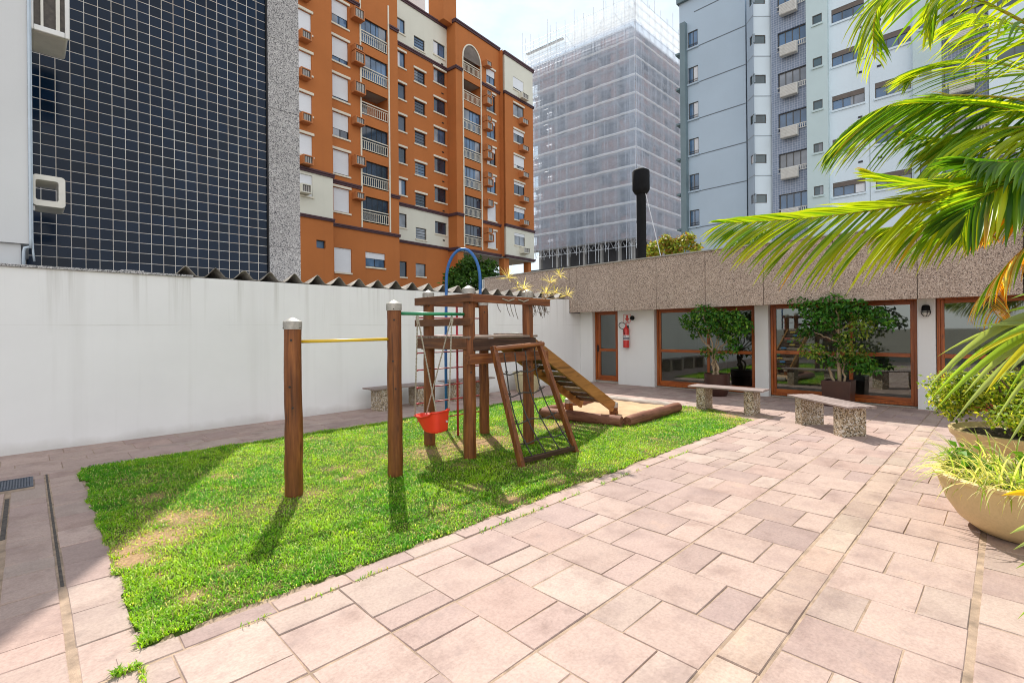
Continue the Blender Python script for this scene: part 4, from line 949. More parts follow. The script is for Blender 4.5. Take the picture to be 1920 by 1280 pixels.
# fascia in panels with open joints
js = [-4.4,-3.0,-1.6,-0.19,1.18,2.52,3.86,5.19,6.50,7.80,9.11,9.40,10.5,11.9,13.3]
b = MB()
for i in range(len(js)-1):
    b.fbox(CF, js[i]+0.006, js[i+1]-0.006, FV-0.14, FV+random.uniform(-.002,.002), 2.115, 3.47)
b.build('fascia', M['aggregate'], cb)
b = MB(); b.fbox(CF,-4.4,13.3,FV-0.13,FV-0.10,2.12,3.46); b.build('fascia_joint', M['black_gap'], cb)
b = MB(); b.fbox(CF,-4.4,13.3,FV-0.22,FV+0.03,3.473,3.505); b.build('parapet_cap', M['capstone'], cb)
b = MB(); b.box(11.93,17.8,-4.4,13.3,2.9,3.2); b.build('roof', M['capstone'], cb)
b = MB(); b.box(11.93,12.55,-4.4,13.3,2.16,2.2); b.build('eaves_soffit', M['wall_white'], cb)
PIL = [(8.03,6.86),(4.235,3.93),(1.24,0.97),(9.399,8.93),(-1.75,-2.02)]
for (y1, y0) in PIL:
    b = MB(); b.box(12.3,12.62,y0,y1,-0.03,2.157); b.build('pillar', M['wall_white'], cb, bevel=0.006)
b = MB(); b.box(12.43,12.6,8.04,8.92,-0.03,0.055); b.box(12.43,12.6,-1.74,0.96,-0.03,0.02); b.box(12.40,12.6,1.25,3.92,-0.03,0.02); b.box(12.43,12.6,4.245,6.85,-0.03,0.02); b.build('threshold', M['capstone'], cb)
# room inside
b = MB(); b.box(12.6,17.5,-4.4,9.39,-0.03,0.012); b.build('room_floor', M['room_floor'], cb)
b = MB(); b.box(17.5,17.7,-4.4,9.39,-0.03,2.9); b.box(12.63,17.49,9.2,9.39,0.013,2.9); b.box(12.63,17.49,-4.4,-4.2,0.013,2.9); b.box(12.63,15.2,6.95,7.05,0.013,2.9); b.build('room_wall', M['room_wall'], cb)
b = MB(); b.box(12.63,17.48,-4.2,9.19,2.5,2.55); b.build('room_ceiling', M['wall_white'], cb)
b = MB(); b.box(16.6,17.3,4.8,6.6,0.013,0.95); b.box(16.6,17.3,1.4,2.6,0.013,0.8); b.build('counter', M['room_floor'], cb)
def glazed(y0, y1, z0, z1, bars, mull=(), fw_=0.11, name='glazed_door', handle=None):
    """outer timber lining, sash with rails, panes"""
    xo = 12.42
    b = MB(); b.box(xo,xo+0.12,y0,y0+0.05,z0,z1); b.box(xo,xo+0.12,y1-0.05,y1,z0,z1); 
    b.box(xo+0.03,xo+0.085,y0+0.052,y0+fw_,z0+0.05,z1-0.052); b.box(xo+0.03,xo+0.085,y1-fw_,y1-0.052,z0+0.05,z1-0.052)
    for m_ in mull: b.box(xo+0.032,xo+0.083,m_-0.035,m_+0.035,z0+0.13,z1-0.12)
    b.box(xo-.001,xo+0.121,y0+0.0505,y1-0.0505,z1-0.05,z1-.0005); b.box(xo-.001,xo+0.121,y0+0.0505,y1-0.0505,z0+.0005,z0+0.0495)
    f = b.build(name, M['varnish'], cb, bevel=0.004)
    for (za, zb, e) in [(z1-0.12,z1-0.053,0),(z0+0.047,z0+0.15,0)]+[(q-0.04,q+0.04,0.006) for q in bars]:
        b = MB(); b.box(xo+0.031-e,xo+0.084+e,y0+fw_+.001,y1-fw_-.001,za,zb); b.build('rail', M['varnish_y'], f, bevel=0.004)
    zs = [z0+0.15]+list(bars)+[z1-0.12]; ys = [y0+fw_]+list(mull)+[y1-fw_]
    for i in range(len(zs)-1):
        for j in range(len(ys)-1):
            b = MB(); a_, c_ = zs[i]+(0.04 if i else 0), zs[i+1]-(0.04 if i < len(zs)-2 else 0); d_, e_ = ys[j]+(0.035 if j else 0), ys[j+1]-(0.035 if j < len(ys)-2 else 0)
            b.quad((xo+0.055,d_,a_),(xo+0.055,d_,c_),(xo+0.055,e_,c_),(xo+0.055,e_,a_)); b.build('pane', M['club_glass'], f)
    if handle: b = MB(); b.tube([(xo-0.02,handle,1.02),(xo-0.05,handle,1.02),(xo-0.05,handle-0.1,1.02)],0.011,8); b.box(xo+0.01,xo+.029,handle-.02,handle+.02,0.92,1.12); b.build('handle', M['frame_dk'], f)
    return f
glazed(8.04, 8.92, 0.06, 2.155, (0.98,), (), 0.17, handle=8.83)
glazed(4.245, 6.85, 0.03, 2.155, (1.0,), (5.42,))
glazed(1.25, 3.92, 0.03, 2.155, (1.03,), (2.35,))
glazed(-1.74, 0.96, 0.03, 2.155, (1.03,), (-0.4,))

# chimney flue on the roof
M['black_paint'] = plain('black flue paint', (0.008,0.008,0.009), 0.75, 0.3, 6, spec=0.15)
ch = thing('chimney_flue', (14, 8.22, 3.2), 'black round chimney flue with a wide capped head rising behind the fascia', 'chimney')
b = MB(); b.lathe([(0.15,3.2),(0.15,5.95),(0.148,5.97)],14,8.22,20); b.build('pipe', M['black_paint'], ch, smooth=True, auto=40)
b = MB(); b.lathe([(0.16,5.90),(0.20,5.92),(0.262,6.02),(0.27,6.05),(0.27,6.62),(0.255,6.65),(0.13,6.72),(0.02,6.735)],14,8.22,24); b.build('cap', M['black_paint'], ch, auto=35)
b = MB(); b.tube([(14.0,8.06,5.9),(14.15,7.55,3.5)],0.012,5); b.build('guy_wire', M['tube'], ch)
b = MB(); b.lathe([(0.156,5.0),(0.156,5.06)],14,8.22,20); b.lathe([(0.156,4.2),(0.156,4.26)],14,8.22,20); b.build('clamp_ring', M['black_paint'], ch)

# bulkhead lamp, extinguisher, arrow sign, round lamp
M['lampglass'] = plain('frosted lamp glass', (0.55,0.53,0.48), 0.25, 0.1, 5)
def bulkhead(x, y, z, label):
    t = thing('bulkhead_lamp', (x,y,z), label, 'wall lamp')
    b = MB(); b.lathe([(0.02,0.115),(0.045,0.11),(0.062,0.085),(0.066,0.03),(0.07,0.015),(0.07,0.0)],x-0.085,y,16,z-0.02); b.box(x-0.085,x-0.002,y-0.03,y+0.03,z-0.0,z+0.07); b.build('housing', M['black_paint'], t, auto=40)
    b = MB(); b.lathe([(0.058,-0.001),(0.06,-0.04),(0.048,-0.085),(0.02,-0.1)],x-0.085,y,16,z-0.02); b.build('glass', M['lampglass'], t, smooth=True)
    b = MB()
    for k in range(4):
        th = math.pi*k/2+.4; c, s_ = math.cos(th), math.sin(th)
        b.tube([(x-0.085+0.074*c,y+0.074*s_,z-0.02),(x-0.085+0.07*c,y+0.07*s_,z-0.075),(x-0.085+0.03*c,y+0.03*s_,z-0.128)],0.006,5)
    b.lathe([(0.078,-0.03),(0.078,-0.02)],x-0.085,y,16,z-0.02); b.build('guard', M['black_paint'], t)
    b = MB(); b.tube([(x-0.01,y,z+0.09),(x-0.01,y,2.1)],0.005,5); b.build('cable', M['wall_white'], t)
bulkhead(12.298, 1.10, 1.915, 'small black caged wall lamp on the white pillar between the two widest glass doors')
t = thing('spot_lamp', (12.2,7.52,1.92), 'small black round spot lamp above the fire extinguisher beside the arrow sign', 'wall lamp')
b = MB(); b.tube([(12.298,7.50,1.97),(12.24,7.50,1.97),(12.20,7.48,1.93)],0.018,8); b.build('arm', M['acwhite'], t, smooth=True)
b = MB(); b.tube([(12.22,7.50,1.945),(12.16,7.46,1.93),(12.10,7.42,1.91),(12.095,7.416,1.909)],[0.03,0.052,0.066,0.05],14); b.build('head', M['black_paint'], t, auto=40)
M['red'] = plain('red enamel', (0.52,0.02,0.016), 0.3, 0.12, 6); M['labelw'] = plain('paper label', (0.62,0.62,0.62), 0.6, 0.08, 20); M['signred'] = plain('sign red', (0.55,0.05,0.04), 0.5, 0.08, 8); M['rubber'] = plain('black rubber', (0.02,0.02,0.022), 0.5, 0.2, 8)
sg = MB(); sg.box(12.285,12.298,7.58,7.83,1.80,2.03); s_ = sg.build('arrow_sign', plain('sign white', (0.70,0.66,0.64), 0.5, 0.05, 5)); tag(s_, 'square white sign with a red down arrow on the white pillar', 'sign')
b = MB(); b.add([(12.283,y,z) for (y,z) in ((7.735,2.0),(7.665,2.0),(7.665,1.905),(7.62,1.905),(7.70,1.815),(7.78,1.905),(7.735,1.905))],[(0,1,2,3,4,5,6)]); b.build('arrow', M['signred'], s_)
b = MB(); b.box(12.2835,12.2845,7.585,7.825,2.012,2.025); b.box(12.2835,12.2845,7.585,7.595,1.805,2.01); b.box(12.2835,12.2845,7.815,7.825,1.805,2.01); b.build('border', M['signred'], s_)
fe = thing('fire_extinguisher', (12.2,7.69,1.06), 'red fire extinguisher hung on the white pillar with a black hose loop', 'fire extinguisher')
ex, ey = 12.205, 7.69
b = MB(); b.lathe([(0.075,1.07),(0.085,1.08),(0.085,1.575),(0.07,1.625),(0.035,1.655),(0.03,1.67)],ex,ey,20); b.build('cylinder', M['red'], fe, auto=40)
b = MB(); b.lathe([(0.0865,1.29),(0.0865,1.43)],ex,ey,20); l = b.build('label', M['labelw'], fe, auto=40)
b = MB(); b.lathe([(0.0875,1.31),(0.0875,1.365)],ex,ey,20); b.build('label_print', plain('grey print', (0.16,0.15,0.18), 0.6, 0.3, 60), l, auto=40)
b = MB()
for k in range(4): b.lathe([(0.0873,1.375),(0.0873,1.415)],ex,ey,20) if False else b.box(ex-0.0885,ex-0.084,ey-0.05+0.028*k,ey-0.03+0.028*k,1.38,1.412)
b.build('label_letters', plain('dark print', (0.20,0.18,0.22), 0.6, 0.1, 60), l)
b = MB(); b.lathe([(0.022,1.66),(0.022,1.72),(0.015,1.74)],ex,ey,12); b.bar((ex,ey+0.01,1.75),(ex-0.0,ey-0.13,1.79),0.02,0.012); b.bar((ex,ey+0.02,1.765),(ex,ey-0.10,1.825),0.02,0.012); b.build('valve', M['signred'], fe)
b = MB(); pts = [(ex,ey+0.02,1.73)]+[(ex-0.01, ey+0.13+0.10*math.cos(th), 1.70+0.075*math.sin(th)) for th in np.linspace(0.6*math.pi,2.15*math.pi,14)][::-1]
hose = [(ex,ey+0.02,1.735),(ex-.005,ey+0.07,1.78),(ex-.01,ey+0.13,1.80),(ex-.01,ey+0.21,1.77),(ex-.01,ey+0.235,1.71),(ex-.01,ey+0.205,1.65),(ex-.01,ey+0.13,1.61),(ex-.03,ey+0.06,1.60),(ex-.09,ey+0.02,1.56),(ex-.092,ey,1.45)]
b = MB(); b.tube(hose,0.011,8); b.build('hose', M['rubber'], fe, smooth=True)
b = MB(); b.box(12.285,12.299,ey-0.03,ey+0.03,1.56,1.70); b.build('bracket', M['frame_dk'], fe)
# ================================================================ TIMBER PLAY SET
M['log'] = wood('stained log', (0.165,0.050,0.011), (0.33,0.118,0.029), 'z', 1.0, 0.5, 0.4)
M['log_x'] = wood('stained beam along', (0.165,0.050,0.012), (0.33,0.118,0.030), 'x', 1.0, 0.5, 0.4)
M['log_y'] = wood('stained beam across', (0.12,0.042,0.013), (0.24,0.090,0.028), 'y', 1.0, 0.5, 0.4)
M['dark_x'] = wood('dark weathered plank', (0.055,0.028,0.017), (0.12,0.066,0.04), 'x', 1.0, 0.7, 0.25)
M['deck'] = wood('grey brown deck plank', (0.22,0.16,0.125), (0.36,0.28,0.23), 'x', 1.0, 0.75, 0.25)
M['ramp'] = wood('amber ramp board', (0.33,0.145,0.035), (0.45,0.21,0.055), 'x', 1.0, 0.5, 0.35)
M['tin'] = plain('dull tin cap', (0.42,0.40,0.36), 0.5, 0.35, 14, metal=0.35, bmp=0.2)
M['yellow'] = plain('yellow paint', (0.72,0.47,0.03), 0.35, 0.1, 10); M['green'] = plain('green paint', (0.015,0.24,0.10), 0.35, 0.15, 10)
M['blue'] = plain('blue paint', (0.02,0.13,0.40), 0.35, 0.15, 10, fine=0.3); M['redp'] = plain('red paint', (0.42,0.03,0.04), 0.4, 0.2, 10)
M['bolt'] = plain('dark bolt', (0.05,0.04,0.035), 0.5, 0.2, 10, metal=0.6)
ps = thing('play_set', (4, 5, 0), 'dark timber play set with lookout deck, climbing net, ramp and blue arched pole', 'play set')
def post(x, y, h, r, seed, cap=True):
    rn = random.Random(seed); pts, rr = [], []; n = 12
    for i in range(n+1):
        z = -0.15+(h+0.15-(0.08 if cap else 0))*i/n
        pts.append((x+rn.uniform(-.004,.004), y+rn.uniform(-.004,.004), z)); rr.append(r*(1.05-0.08*i/n+rn.uniform(-.02,.02)))
    b = MB(); b.tube(pts, rr, 18); p = b.build('post', M['log'], ps, auto=50)
    if cap:
        b = MB(); rc = r*1.06; b.lathe([(rc,h-0.115),(rc*1.01,h-0.042),(rc*0.98,h-0.038),(0.012,h)],x,y,20); b.build('cap', M['tin'], p, auto=30)
        b = MB()
        for k in range(3):
            th = 2.1*k+seed; b.lathe([(0.006,0),(0.006,0.004)],0,0,6) if False else b.tube([(x+(rc-.002)*math.cos(th),y+(rc-.002)*math.sin(th),h-0.10),(x+(rc+.004)*math.cos(th),y+(rc+.004)*math.sin(th),h-0.10)],0.006,6)
        b.build('nail', M['bolt'], p)
    b = MB()
    for (zz, th) in ((h-0.22,-2.1),(h-0.22-0.45,-2.3),(h*0.5,-2.0)):
        b.tube([(x+(r*.97)*math.cos(th),y+(r*.97)*math.sin(th),zz),(x+(r+.006)*math.cos(th),y+(r+.006)*math.sin(th),zz)],0.011,8)
    b.build('bolt', M['bolt'], p)
    return p
P1, P2_, TF, TL, TB, TR = (1.85,4.92), (2.90,4.79), (3.95,4.76), (4.00,5.70), (5.04,5.72), (5.02,4.76)
post(*P1,1.745,0.082,1); post(*P2_,1.945,0.08,2); post(*TF,2.165,0.078,3); post(*TL,2.17,0.076,4); post(*TB,2.10,0.074,5); post(*TR,2.17,0.076,6)
b = MB(); b.tube([(P1[0]+0.06,P1[1],1.508),(P2_[0]-0.06,P2_[1],1.515)],0.016,12); b.build('exercise_bar', M['yellow'], ps, smooth=True)
b = MB(); b.tube([(P2_[0]+0.06,P2_[1],1.80),(TF[0]-0.03,TF[1]+.01,1.805)],0.019,12); b.build('swing_bar', M['green'], ps, smooth=True)
def board(a, c, w, h, mat, name='rail', up=(0,0,1), bev=0.006): 
    b = MB(); b.bar(a, c, w, h, up); return b.build(name, mat, ps, bevel=bev)
board((3.86,4.60,2.005),(3.86,5.80,2.005),0.05,0.105,M['log_y']); board((3.86,4.60,1.71),(3.86,5.80,1.71),0.05,0.095,M['log_y'])
board((3.90,4.655,2.005),(5.36,4.655,1.99),0.05,0.10,M['log_x']); board((3.95,5.81,2.0),(5.14,5.81,2.0),0.045,0.09,M['log_x']); 
# deck: joists, boards
board((3.88,4.72,1.43),(3.88,5.78,1.43),0.045,0.14,M['log_y'],'joist'); board((3.95,4.70,1.42),(5.1,4.70,1.42),0.05,0.15,M['dark_x'],'joist'); board((3.95,5.79,1.42),(5.1,5.79,1.42),0.05,0.15,M['dark_x'],'joist')
for i in range(8):
    y0 = 4.69+0.138*i; b = MB(); b.box(3.865+random.uniform(-.01,.01),5.15+random.uniform(-.01,.01),y0,y0+0.125,1.502,1.532); b.build('deck_plank', M['deck'], ps, bevel=0.004)
board((3.80,4.62,1.25),(5.24,4.62,1.248),0.11,0.125,M['log_x'],'rail')
# leaning net frame
fa, fb_ = np.array([4.12,4.50,1.40]), np.array([4.10,4.0,0.0]); fc, fd = np.array([4.98,4.52,1.44]), np.array([5.08,3.97,0.0])
b = MB(); b.bar(fa, fb_, 0.062, 0.07, (0,-1,0.4)); b.build('net_frame', M['log'], ps, bevel=0.005)
b = MB(); b.bar(fc, fd, 0.062, 0.07, (0,-1,0.4)); b.build('net_frame', M['log'], ps, bevel=0.005)
b = MB(); b.tube([fa+np.array([0,-.03,-.03]), fc+np.array([0.06,-.03,-.03])],0.032,10); b.build('net_frame', M['log_x'], ps, auto=40)
b = MB(); b.bar(fb_+np.array([0.03,0.02,0.07]), fd+np.array([-0.03,0.02,0.06]),0.06,0.055); b.build('net_frame', M['dark_x'], ps, bevel=0.005)
M['rope_dk'] = plain('dark rope', (0.055,0.05,0.045), 0.85, 0.3, 60, bmp=0.5)
def netp(s, t, sag=1.0):
    top = fa+(fc-fa)*s+np.array([0,0,-0.06]); bot = fb_+(fd-fb_)*s+np.array([0,0,0.09])
    p = top+(bot-top)*t; p[2] -= 0.05*math.sin(math.pi*s)*(1-t)*sag; p[0] += 0.03*math.sin(5*t+3*s); p[1] += 0.12*math.sin(math.pi*t)*sag; return p
b = MB()
for s in (0.2,0.42,0.66,0.88): b.tube([netp(s,t) for t in np.linspace(0,1,9)],0.0085,6)
for t in (0.2,0.42,0.68,0.86): b.tube([netp(s,t)+np.array([0,0,-0.04*math.sin(math.pi*s*2)**2]) for s in np.linspace(0.03,0.97,9)],0.0085,6)
for s in (0.2,0.42,0.66,0.88):
    for t in (0.2,0.42,0.68,0.86):
        p = netp(s,t); b.lathe([(0.004,-0.016),(0.017,-0.008),(0.017,0.008),(0.004,0.016)],p[0],p[1],8,p[2])
b.build('climbing_net', M['rope_dk'], ps, smooth=True)
# blue arched pole
b = MB(); pl = [(4.79,6.36,0.0-.1),(4.79,6.36,1.2),(4.78,6.33,2.35)]
for k in range(1,14):
    th = math.pi*k/14; pl.append((4.94-0.165*math.cos(th)*1.0-0.0, 6.31-0.30*k/14+0.0, 2.35+0.0))
pl = [(4.79,6.36,-0.1),(4.79,6.36,1.2),(4.80,6.34,2.40)]; c0 = np.array([4.80,6.34,2.40]); c1_ = np.array([5.10,5.86,2.40])
for k in range(1,15):
    th = math.pi*k/15; pl.append(tuple(c0+(c1_-c0)*(1-math.cos(th))/2+np.array([0,0,0.50*math.sin(th)])))
pl += [tuple(c1_), (5.10,5.86,1.55)]
b.tube(pl,0.024,12); b.build('fire_pole', M['blue'], ps, smooth=True)
# red rung ladder on the far side
b = MB(); b.tube([(4.66,5.90,-0.1),(4.66,5.90,2.03)],0.017,10)
for z in (0.33,0.58,0.80,1.05,1.29,1.53,1.79,2.02): b.tube([(3.90,5.855,z),(5.16,5.855,z)],0.0095,8)
b.build('rung_ladder', M['redp'], ps, smooth=True)
b = MB()
for z in (0.58,0.80,1.05,1.29,1.79):
    for x in (3.91,5.15): b.lathe([(0.004,-0.016),(0.018,-0.008),(0.018,0.008),(0.004,0.016)],x,5.855,8,z)
b.build('rung_end', M['redp'], ps)
# ramp with gapped planks and coloured holds
ra, rb = np.array([5.02,0,1.60]), np.array([7.42,0,0.22])
def rp(s, y, up=0): 
    d = rb-ra; t = norm(d); n_ = np.array([-t[2],0,t[0]]); n_ = n_ if n_[2] > 0 else -n_
    return ra+d*s+np.array([0,y,0])+n_*up
for y in (4.95,5.64): b = MB(); b.bar(rp(0.075,y,-.03),rp(1.0,y,-.0),0.045,0.185,(0.5,0,0.86)); b.build('ramp_stringer', M['ramp'], ps, bevel=0.005)
nP = 12
for i in range(nP):
    s0, s1 = 0.05+0.93*i/nP, 0.05+0.93*(i+0.74)/nP
    b = MB(); b.bar(rp((s0+s1)/2,4.975,0.02),rp((s0+s1)/2,5.615,0.02),np.linalg.norm(rb-ra)*(s1-s0),0.022,tuple(rp(.5,0,1)-rp(.5,0,0))); b.build('ramp_plank', M['dark_x'] if i%3 else M['deck'], ps, bevel=0.003)
hc = [(0.01,0.22,0.12),(0.60,0.40,0.06),(0.04,0.20,0.45),(0.55,0.12,0.08)]
for i in range(11):
    s = 0.05+0.93*(i+0.37)/nP; y = 5.12+0.35*((i*0.62)%1.0); b = MB(); b.bar(rp(s,y,0.045),rp(s,y+0.17,0.045),0.07,0.03,tuple(rp(.5,0,1)-rp(.5,0,0)))
    b.build('climbing_hold', plain('hold paint', hc[i%4], 0.4, 0.1, 8), ps, bevel=0.008)
for (x,y,h) in ((7.53,5.02,0.31),(7.30,5.86,0.33)):
    p = post(x,y,h,0.078,int(x*10),True); p['label'] = 'short stump post at the foot of the ramp'
# ---- toddler swing
M['red_plastic'] = plain('red moulded plastic', (0.80,0.045,0.018), 0.38, 0.1, 3, spec=0.5)
M['rope'] = plain('pale twisted rope', (0.42,0.38,0.30), 0.9, 0.45, 90, bmp=0.8)
sw = thing('toddler_swing', (3.42,4.78,1.8), 'red plastic toddler bucket swing hanging on pale ropes from the green bar', 'swing')
def bucket():
    """moulded seat: high back towards the camera side, side walls that dip, lower front"""
    b = MB(); n = 32; cx, cy = 3.43, 4.74; ax = norm((-0.30,0.95,0)); ay = np.array([-ax[1],ax[0],0])
    def ring(k, lvl, ins):
        th = 2*math.pi*k/n; c, s_ = math.cos(th), math.sin(th); e = 0.55
        qx = math.copysign(abs(c)**e, c); qy = math.copysign(abs(s_)**e, s_); t_ = 1-lvl
        rx = 0.28*(1-0.42*t_) if c > 0 else 0.105*(1-0.10*t_)
        ry = 0.152*(1-0.14*t_)*(1-0.25*max(0,c))
        hgt = 0.662 if c < -0.15 else (0.662-0.065*min(1,(c+0.15)/0.25))
        zb = 0.41+0.06*max(0,c)**1.5
        z = zb + lvl*(hgt-zb)
        return np.array([cx,cy,0]) + ax*(qx*rx-ins*c) + ay*(qy*ry-ins*s_) + np.array([0,0,z])
    lv = [0,0.06,0.2,0.5,0.85,0.97,1.0]; rings = [[ring(k,l,0.012 if i == 0 else 0.0) for k in range(n)] for i,l in enumerate(lv)] + [[ring(k,l,0.016) for k in range(n)] for l in (1.0,0.9,0.5,0.15,0.05)]
    vs = [p for r_ in rings for p in r_]; fs = []
    for i in range(len(rings)-1):
        for k in range(n): fs.append((i*n+k,i*n+(k+1)%n,(i+1)*n+(k+1)%n,(i+1)*n+k))
    fs.append(tuple(range(n-1,-1,-1))); m_ = (len(rings)-1)*n; fs.append(tuple(m_+k for k in range(n)))
    b.add(vs,fs)
    o = b.build('bucket_seat', M['red_plastic'], sw, smooth=True); sd = o.modifiers.new('soft','SUBSURF'); sd.levels = 1; sd.render_levels = 2
    b = MB(); b.tube([ring(k,1.0,-0.004) for k in range(n)]+[ring(0,1.0,-0.004)],0.011,8,False); b.build('rim', M['red_plastic'], o, smooth=True)
    b = MB(); p = ring(n//2,0.5,-0.002)+ay*(-0.05); b.tube([p, p-ax*0.012],0.013,10); b.build('stud', M['labelw'], o)
    return [ring(int(n*q),1.0,0) for q in (0.12,0.375,0.625,0.88)]
cs = bucket()
cs = sorted(cs, key=lambda p: p[0]); cs = [cs[0],cs[2],cs[3],cs[1]]
for (tx, ends) in ((3.205,(cs[0],cs[3])),(3.70,(cs[1],cs[2]))):
    top = np.array([tx,4.785,1.775])
    for e in ends:
        b = MB(); 
        for ph in (0,math.pi):
            pts = []
            for i in range(41):
                t = i/40; p = top+(e-top)*t; p = p+np.array([0.0048*math.cos(28*t*math.pi+ph),0.0048*math.sin(28*t*math.pi+ph),0]); pts.append(p)
            b.tube(pts,0.0062,6)
        b.build('rope', M['rope'], sw, smooth=True)
    b = MB(); b.tube([top+np.array([0,0.0,0.005]),top+np.array([0.0,0.022,0.03]),top+np.array([0,0.0,0.052]),top+np.array([0,-0.022,0.03]),top+np.array([0,0,0.005])],0.006,6); b.lathe([(0.008,-0.10),(0.02,-0.06),(0.02,-0.01),(0.008,0.01)],top[0],top[1],8,top[2]); b.build('shackle', M['rope'], sw)

# ---- sandbox ring
M['log_red'] = wood('reddish bark log', (0.20,0.080,0.048), (0.31,0.145,0.095), 'x', 1.0, 0.7, 0.25)
M['log_redy'] = wood('reddish bark log across', (0.20,0.080,0.048), (0.31,0.145,0.095), 'y', 1.0, 0.7, 0.25)
M['log_pale'] = wood('sun bleached log', (0.42,0.36,0.31), (0.60,0.53,0.46), 'y', 1.0, 0.8, 0.2)
M['sand'] = plain('orange sand', (0.50,0.32,0.18), 0.95, 0.25, 3, bmp=0.6, fine=0.4)
sb = thing('sandbox', (8,5.2,0), 'log edged sandbox of orange sand at the foot of the ramp', 'sandbox')
def log(a, c, r, mat, seed, name='log'):
    rn = random.Random(seed); a = np.array(a,float); c = np.array(c,float); pts=[]; rr=[]
    for i in range(11):
        t = i/10; pts.append(a+(c-a)*t+np.array([rn.uniform(-.008,.008),rn.uniform(-.008,.008),rn.uniform(-.006,.006)])); rr.append(r*(1+rn.uniform(-.05,.05))*(0.9 if i in (0,10) else 1))
    b = MB(); b.tube(pts,rr,16); return b.build(name, mat, sb, auto=50)
log((6.70,5.98,0.085),(6.93,4.47,0.085),0.10,M['log_redy'],1); log((7.02,4.42,0.08),(8.95,4.50,0.085),0.095,M['log_red'],2)
log((9.05,4.62,0.06),(9.12,6.2,0.06),0.085,M['log_pale'],3); log((6.82,6.12,0.07),(9.05,6.32,0.07),0.09,M['log_red'],4)
sx_, sy_ = np.meshgrid(np.linspace(6.85,9.08,46), np.linspace(4.48,6.22,36), indexing='ij'); sz = 0.035+0.05*vnoise(sx_,sy_,2.6)+0.03*vnoise(sx_,sy_,7)
ii = np.arange(46*36).reshape(46,36); fq = np.stack([ii[:-1,:-1],ii[1:,:-1],ii[1:,1:],ii[:-1,1:]],-1).reshape(-1)
npmesh('sand', np.stack([sx_,sy_,sz],-1).reshape(-1,3), fq, np.full(45*35,4), M['sand'], sb, smooth=True)
# ================================================================ BENCHES, POTS, PLANTS
M['agg_bench'] = granite('bench aggregate', [(0.0,(0.10,0.075,0.05)),(0.14,(0.23,0.17,0.11)),(0.34,(0.38,0.29,0.19)),(0.62,(0.50,0.42,0.31)),(0.84,(0.66,0.62,0.56))], 62, big=0.15)
M['slat'] = wood('greyed bench slat', (0.27,0.205,0.185), (0.40,0.33,0.31), 'x', 1.0, 0.75, 0.25)
M['leaf'] = leafmat('leaf', 1.0, 0.35, 0.5, 0.2); M['palm'] = leafmat('palm leaflet', 1.28, 0.52, 0.38, 0.3)
M['bark'] = wood('pale bark', (0.33,0.24,0.15), (0.48,0.38,0.26), 'z', 1.0, 0.85, 0.2)
M['stemgreen'] = plain('green stem', (0.22,0.22,0.06), 0.6, 0.3, 5)
def make_bench():
    t = thing('bench', (0,0,0), 'x', 'bench', 'stone legged slatted benches')
    for i in range(5):
        y0 = -0.225+0.092*i; b = MB(); l0 = -0.70+random.uniform(-.02,.02)
        b.box(l0, 0.70+random.uniform(-.02,.02), y0, y0+0.078, 0.432, 0.462); b.build('slat', M['slat'], t, bevel=0.004)
    for s in (-1,1): b = MB(); b.box(s*0.45-0.085, s*0.45+0.085, -0.19, 0.19, -0.02, 0.431); b.build('leg', M['agg_bench'], t, bevel=0.006)
    return t
b0 = make_bench()
for i, (x, y, rz, lab) in enumerate(((9.62,3.82,91,'stone legged slatted bench on the lawn edge before the round potted tree'),
        (8.93,1.99,48.6,'stone legged slatted bench set at an angle on the sunny pavers'),
        (5.55,9.02,0,'shaded slatted bench against the white wall, behind the hanging red swing'),
        (7.42,9.02,0,'shaded slatted bench against the white wall, behind the timber tower'))):
    t = b0 if i == 0 else copy_tree(b0); t.location = (x,y,0); t.rotation_euler = (0,0,R(rz)); t['label'] = lab

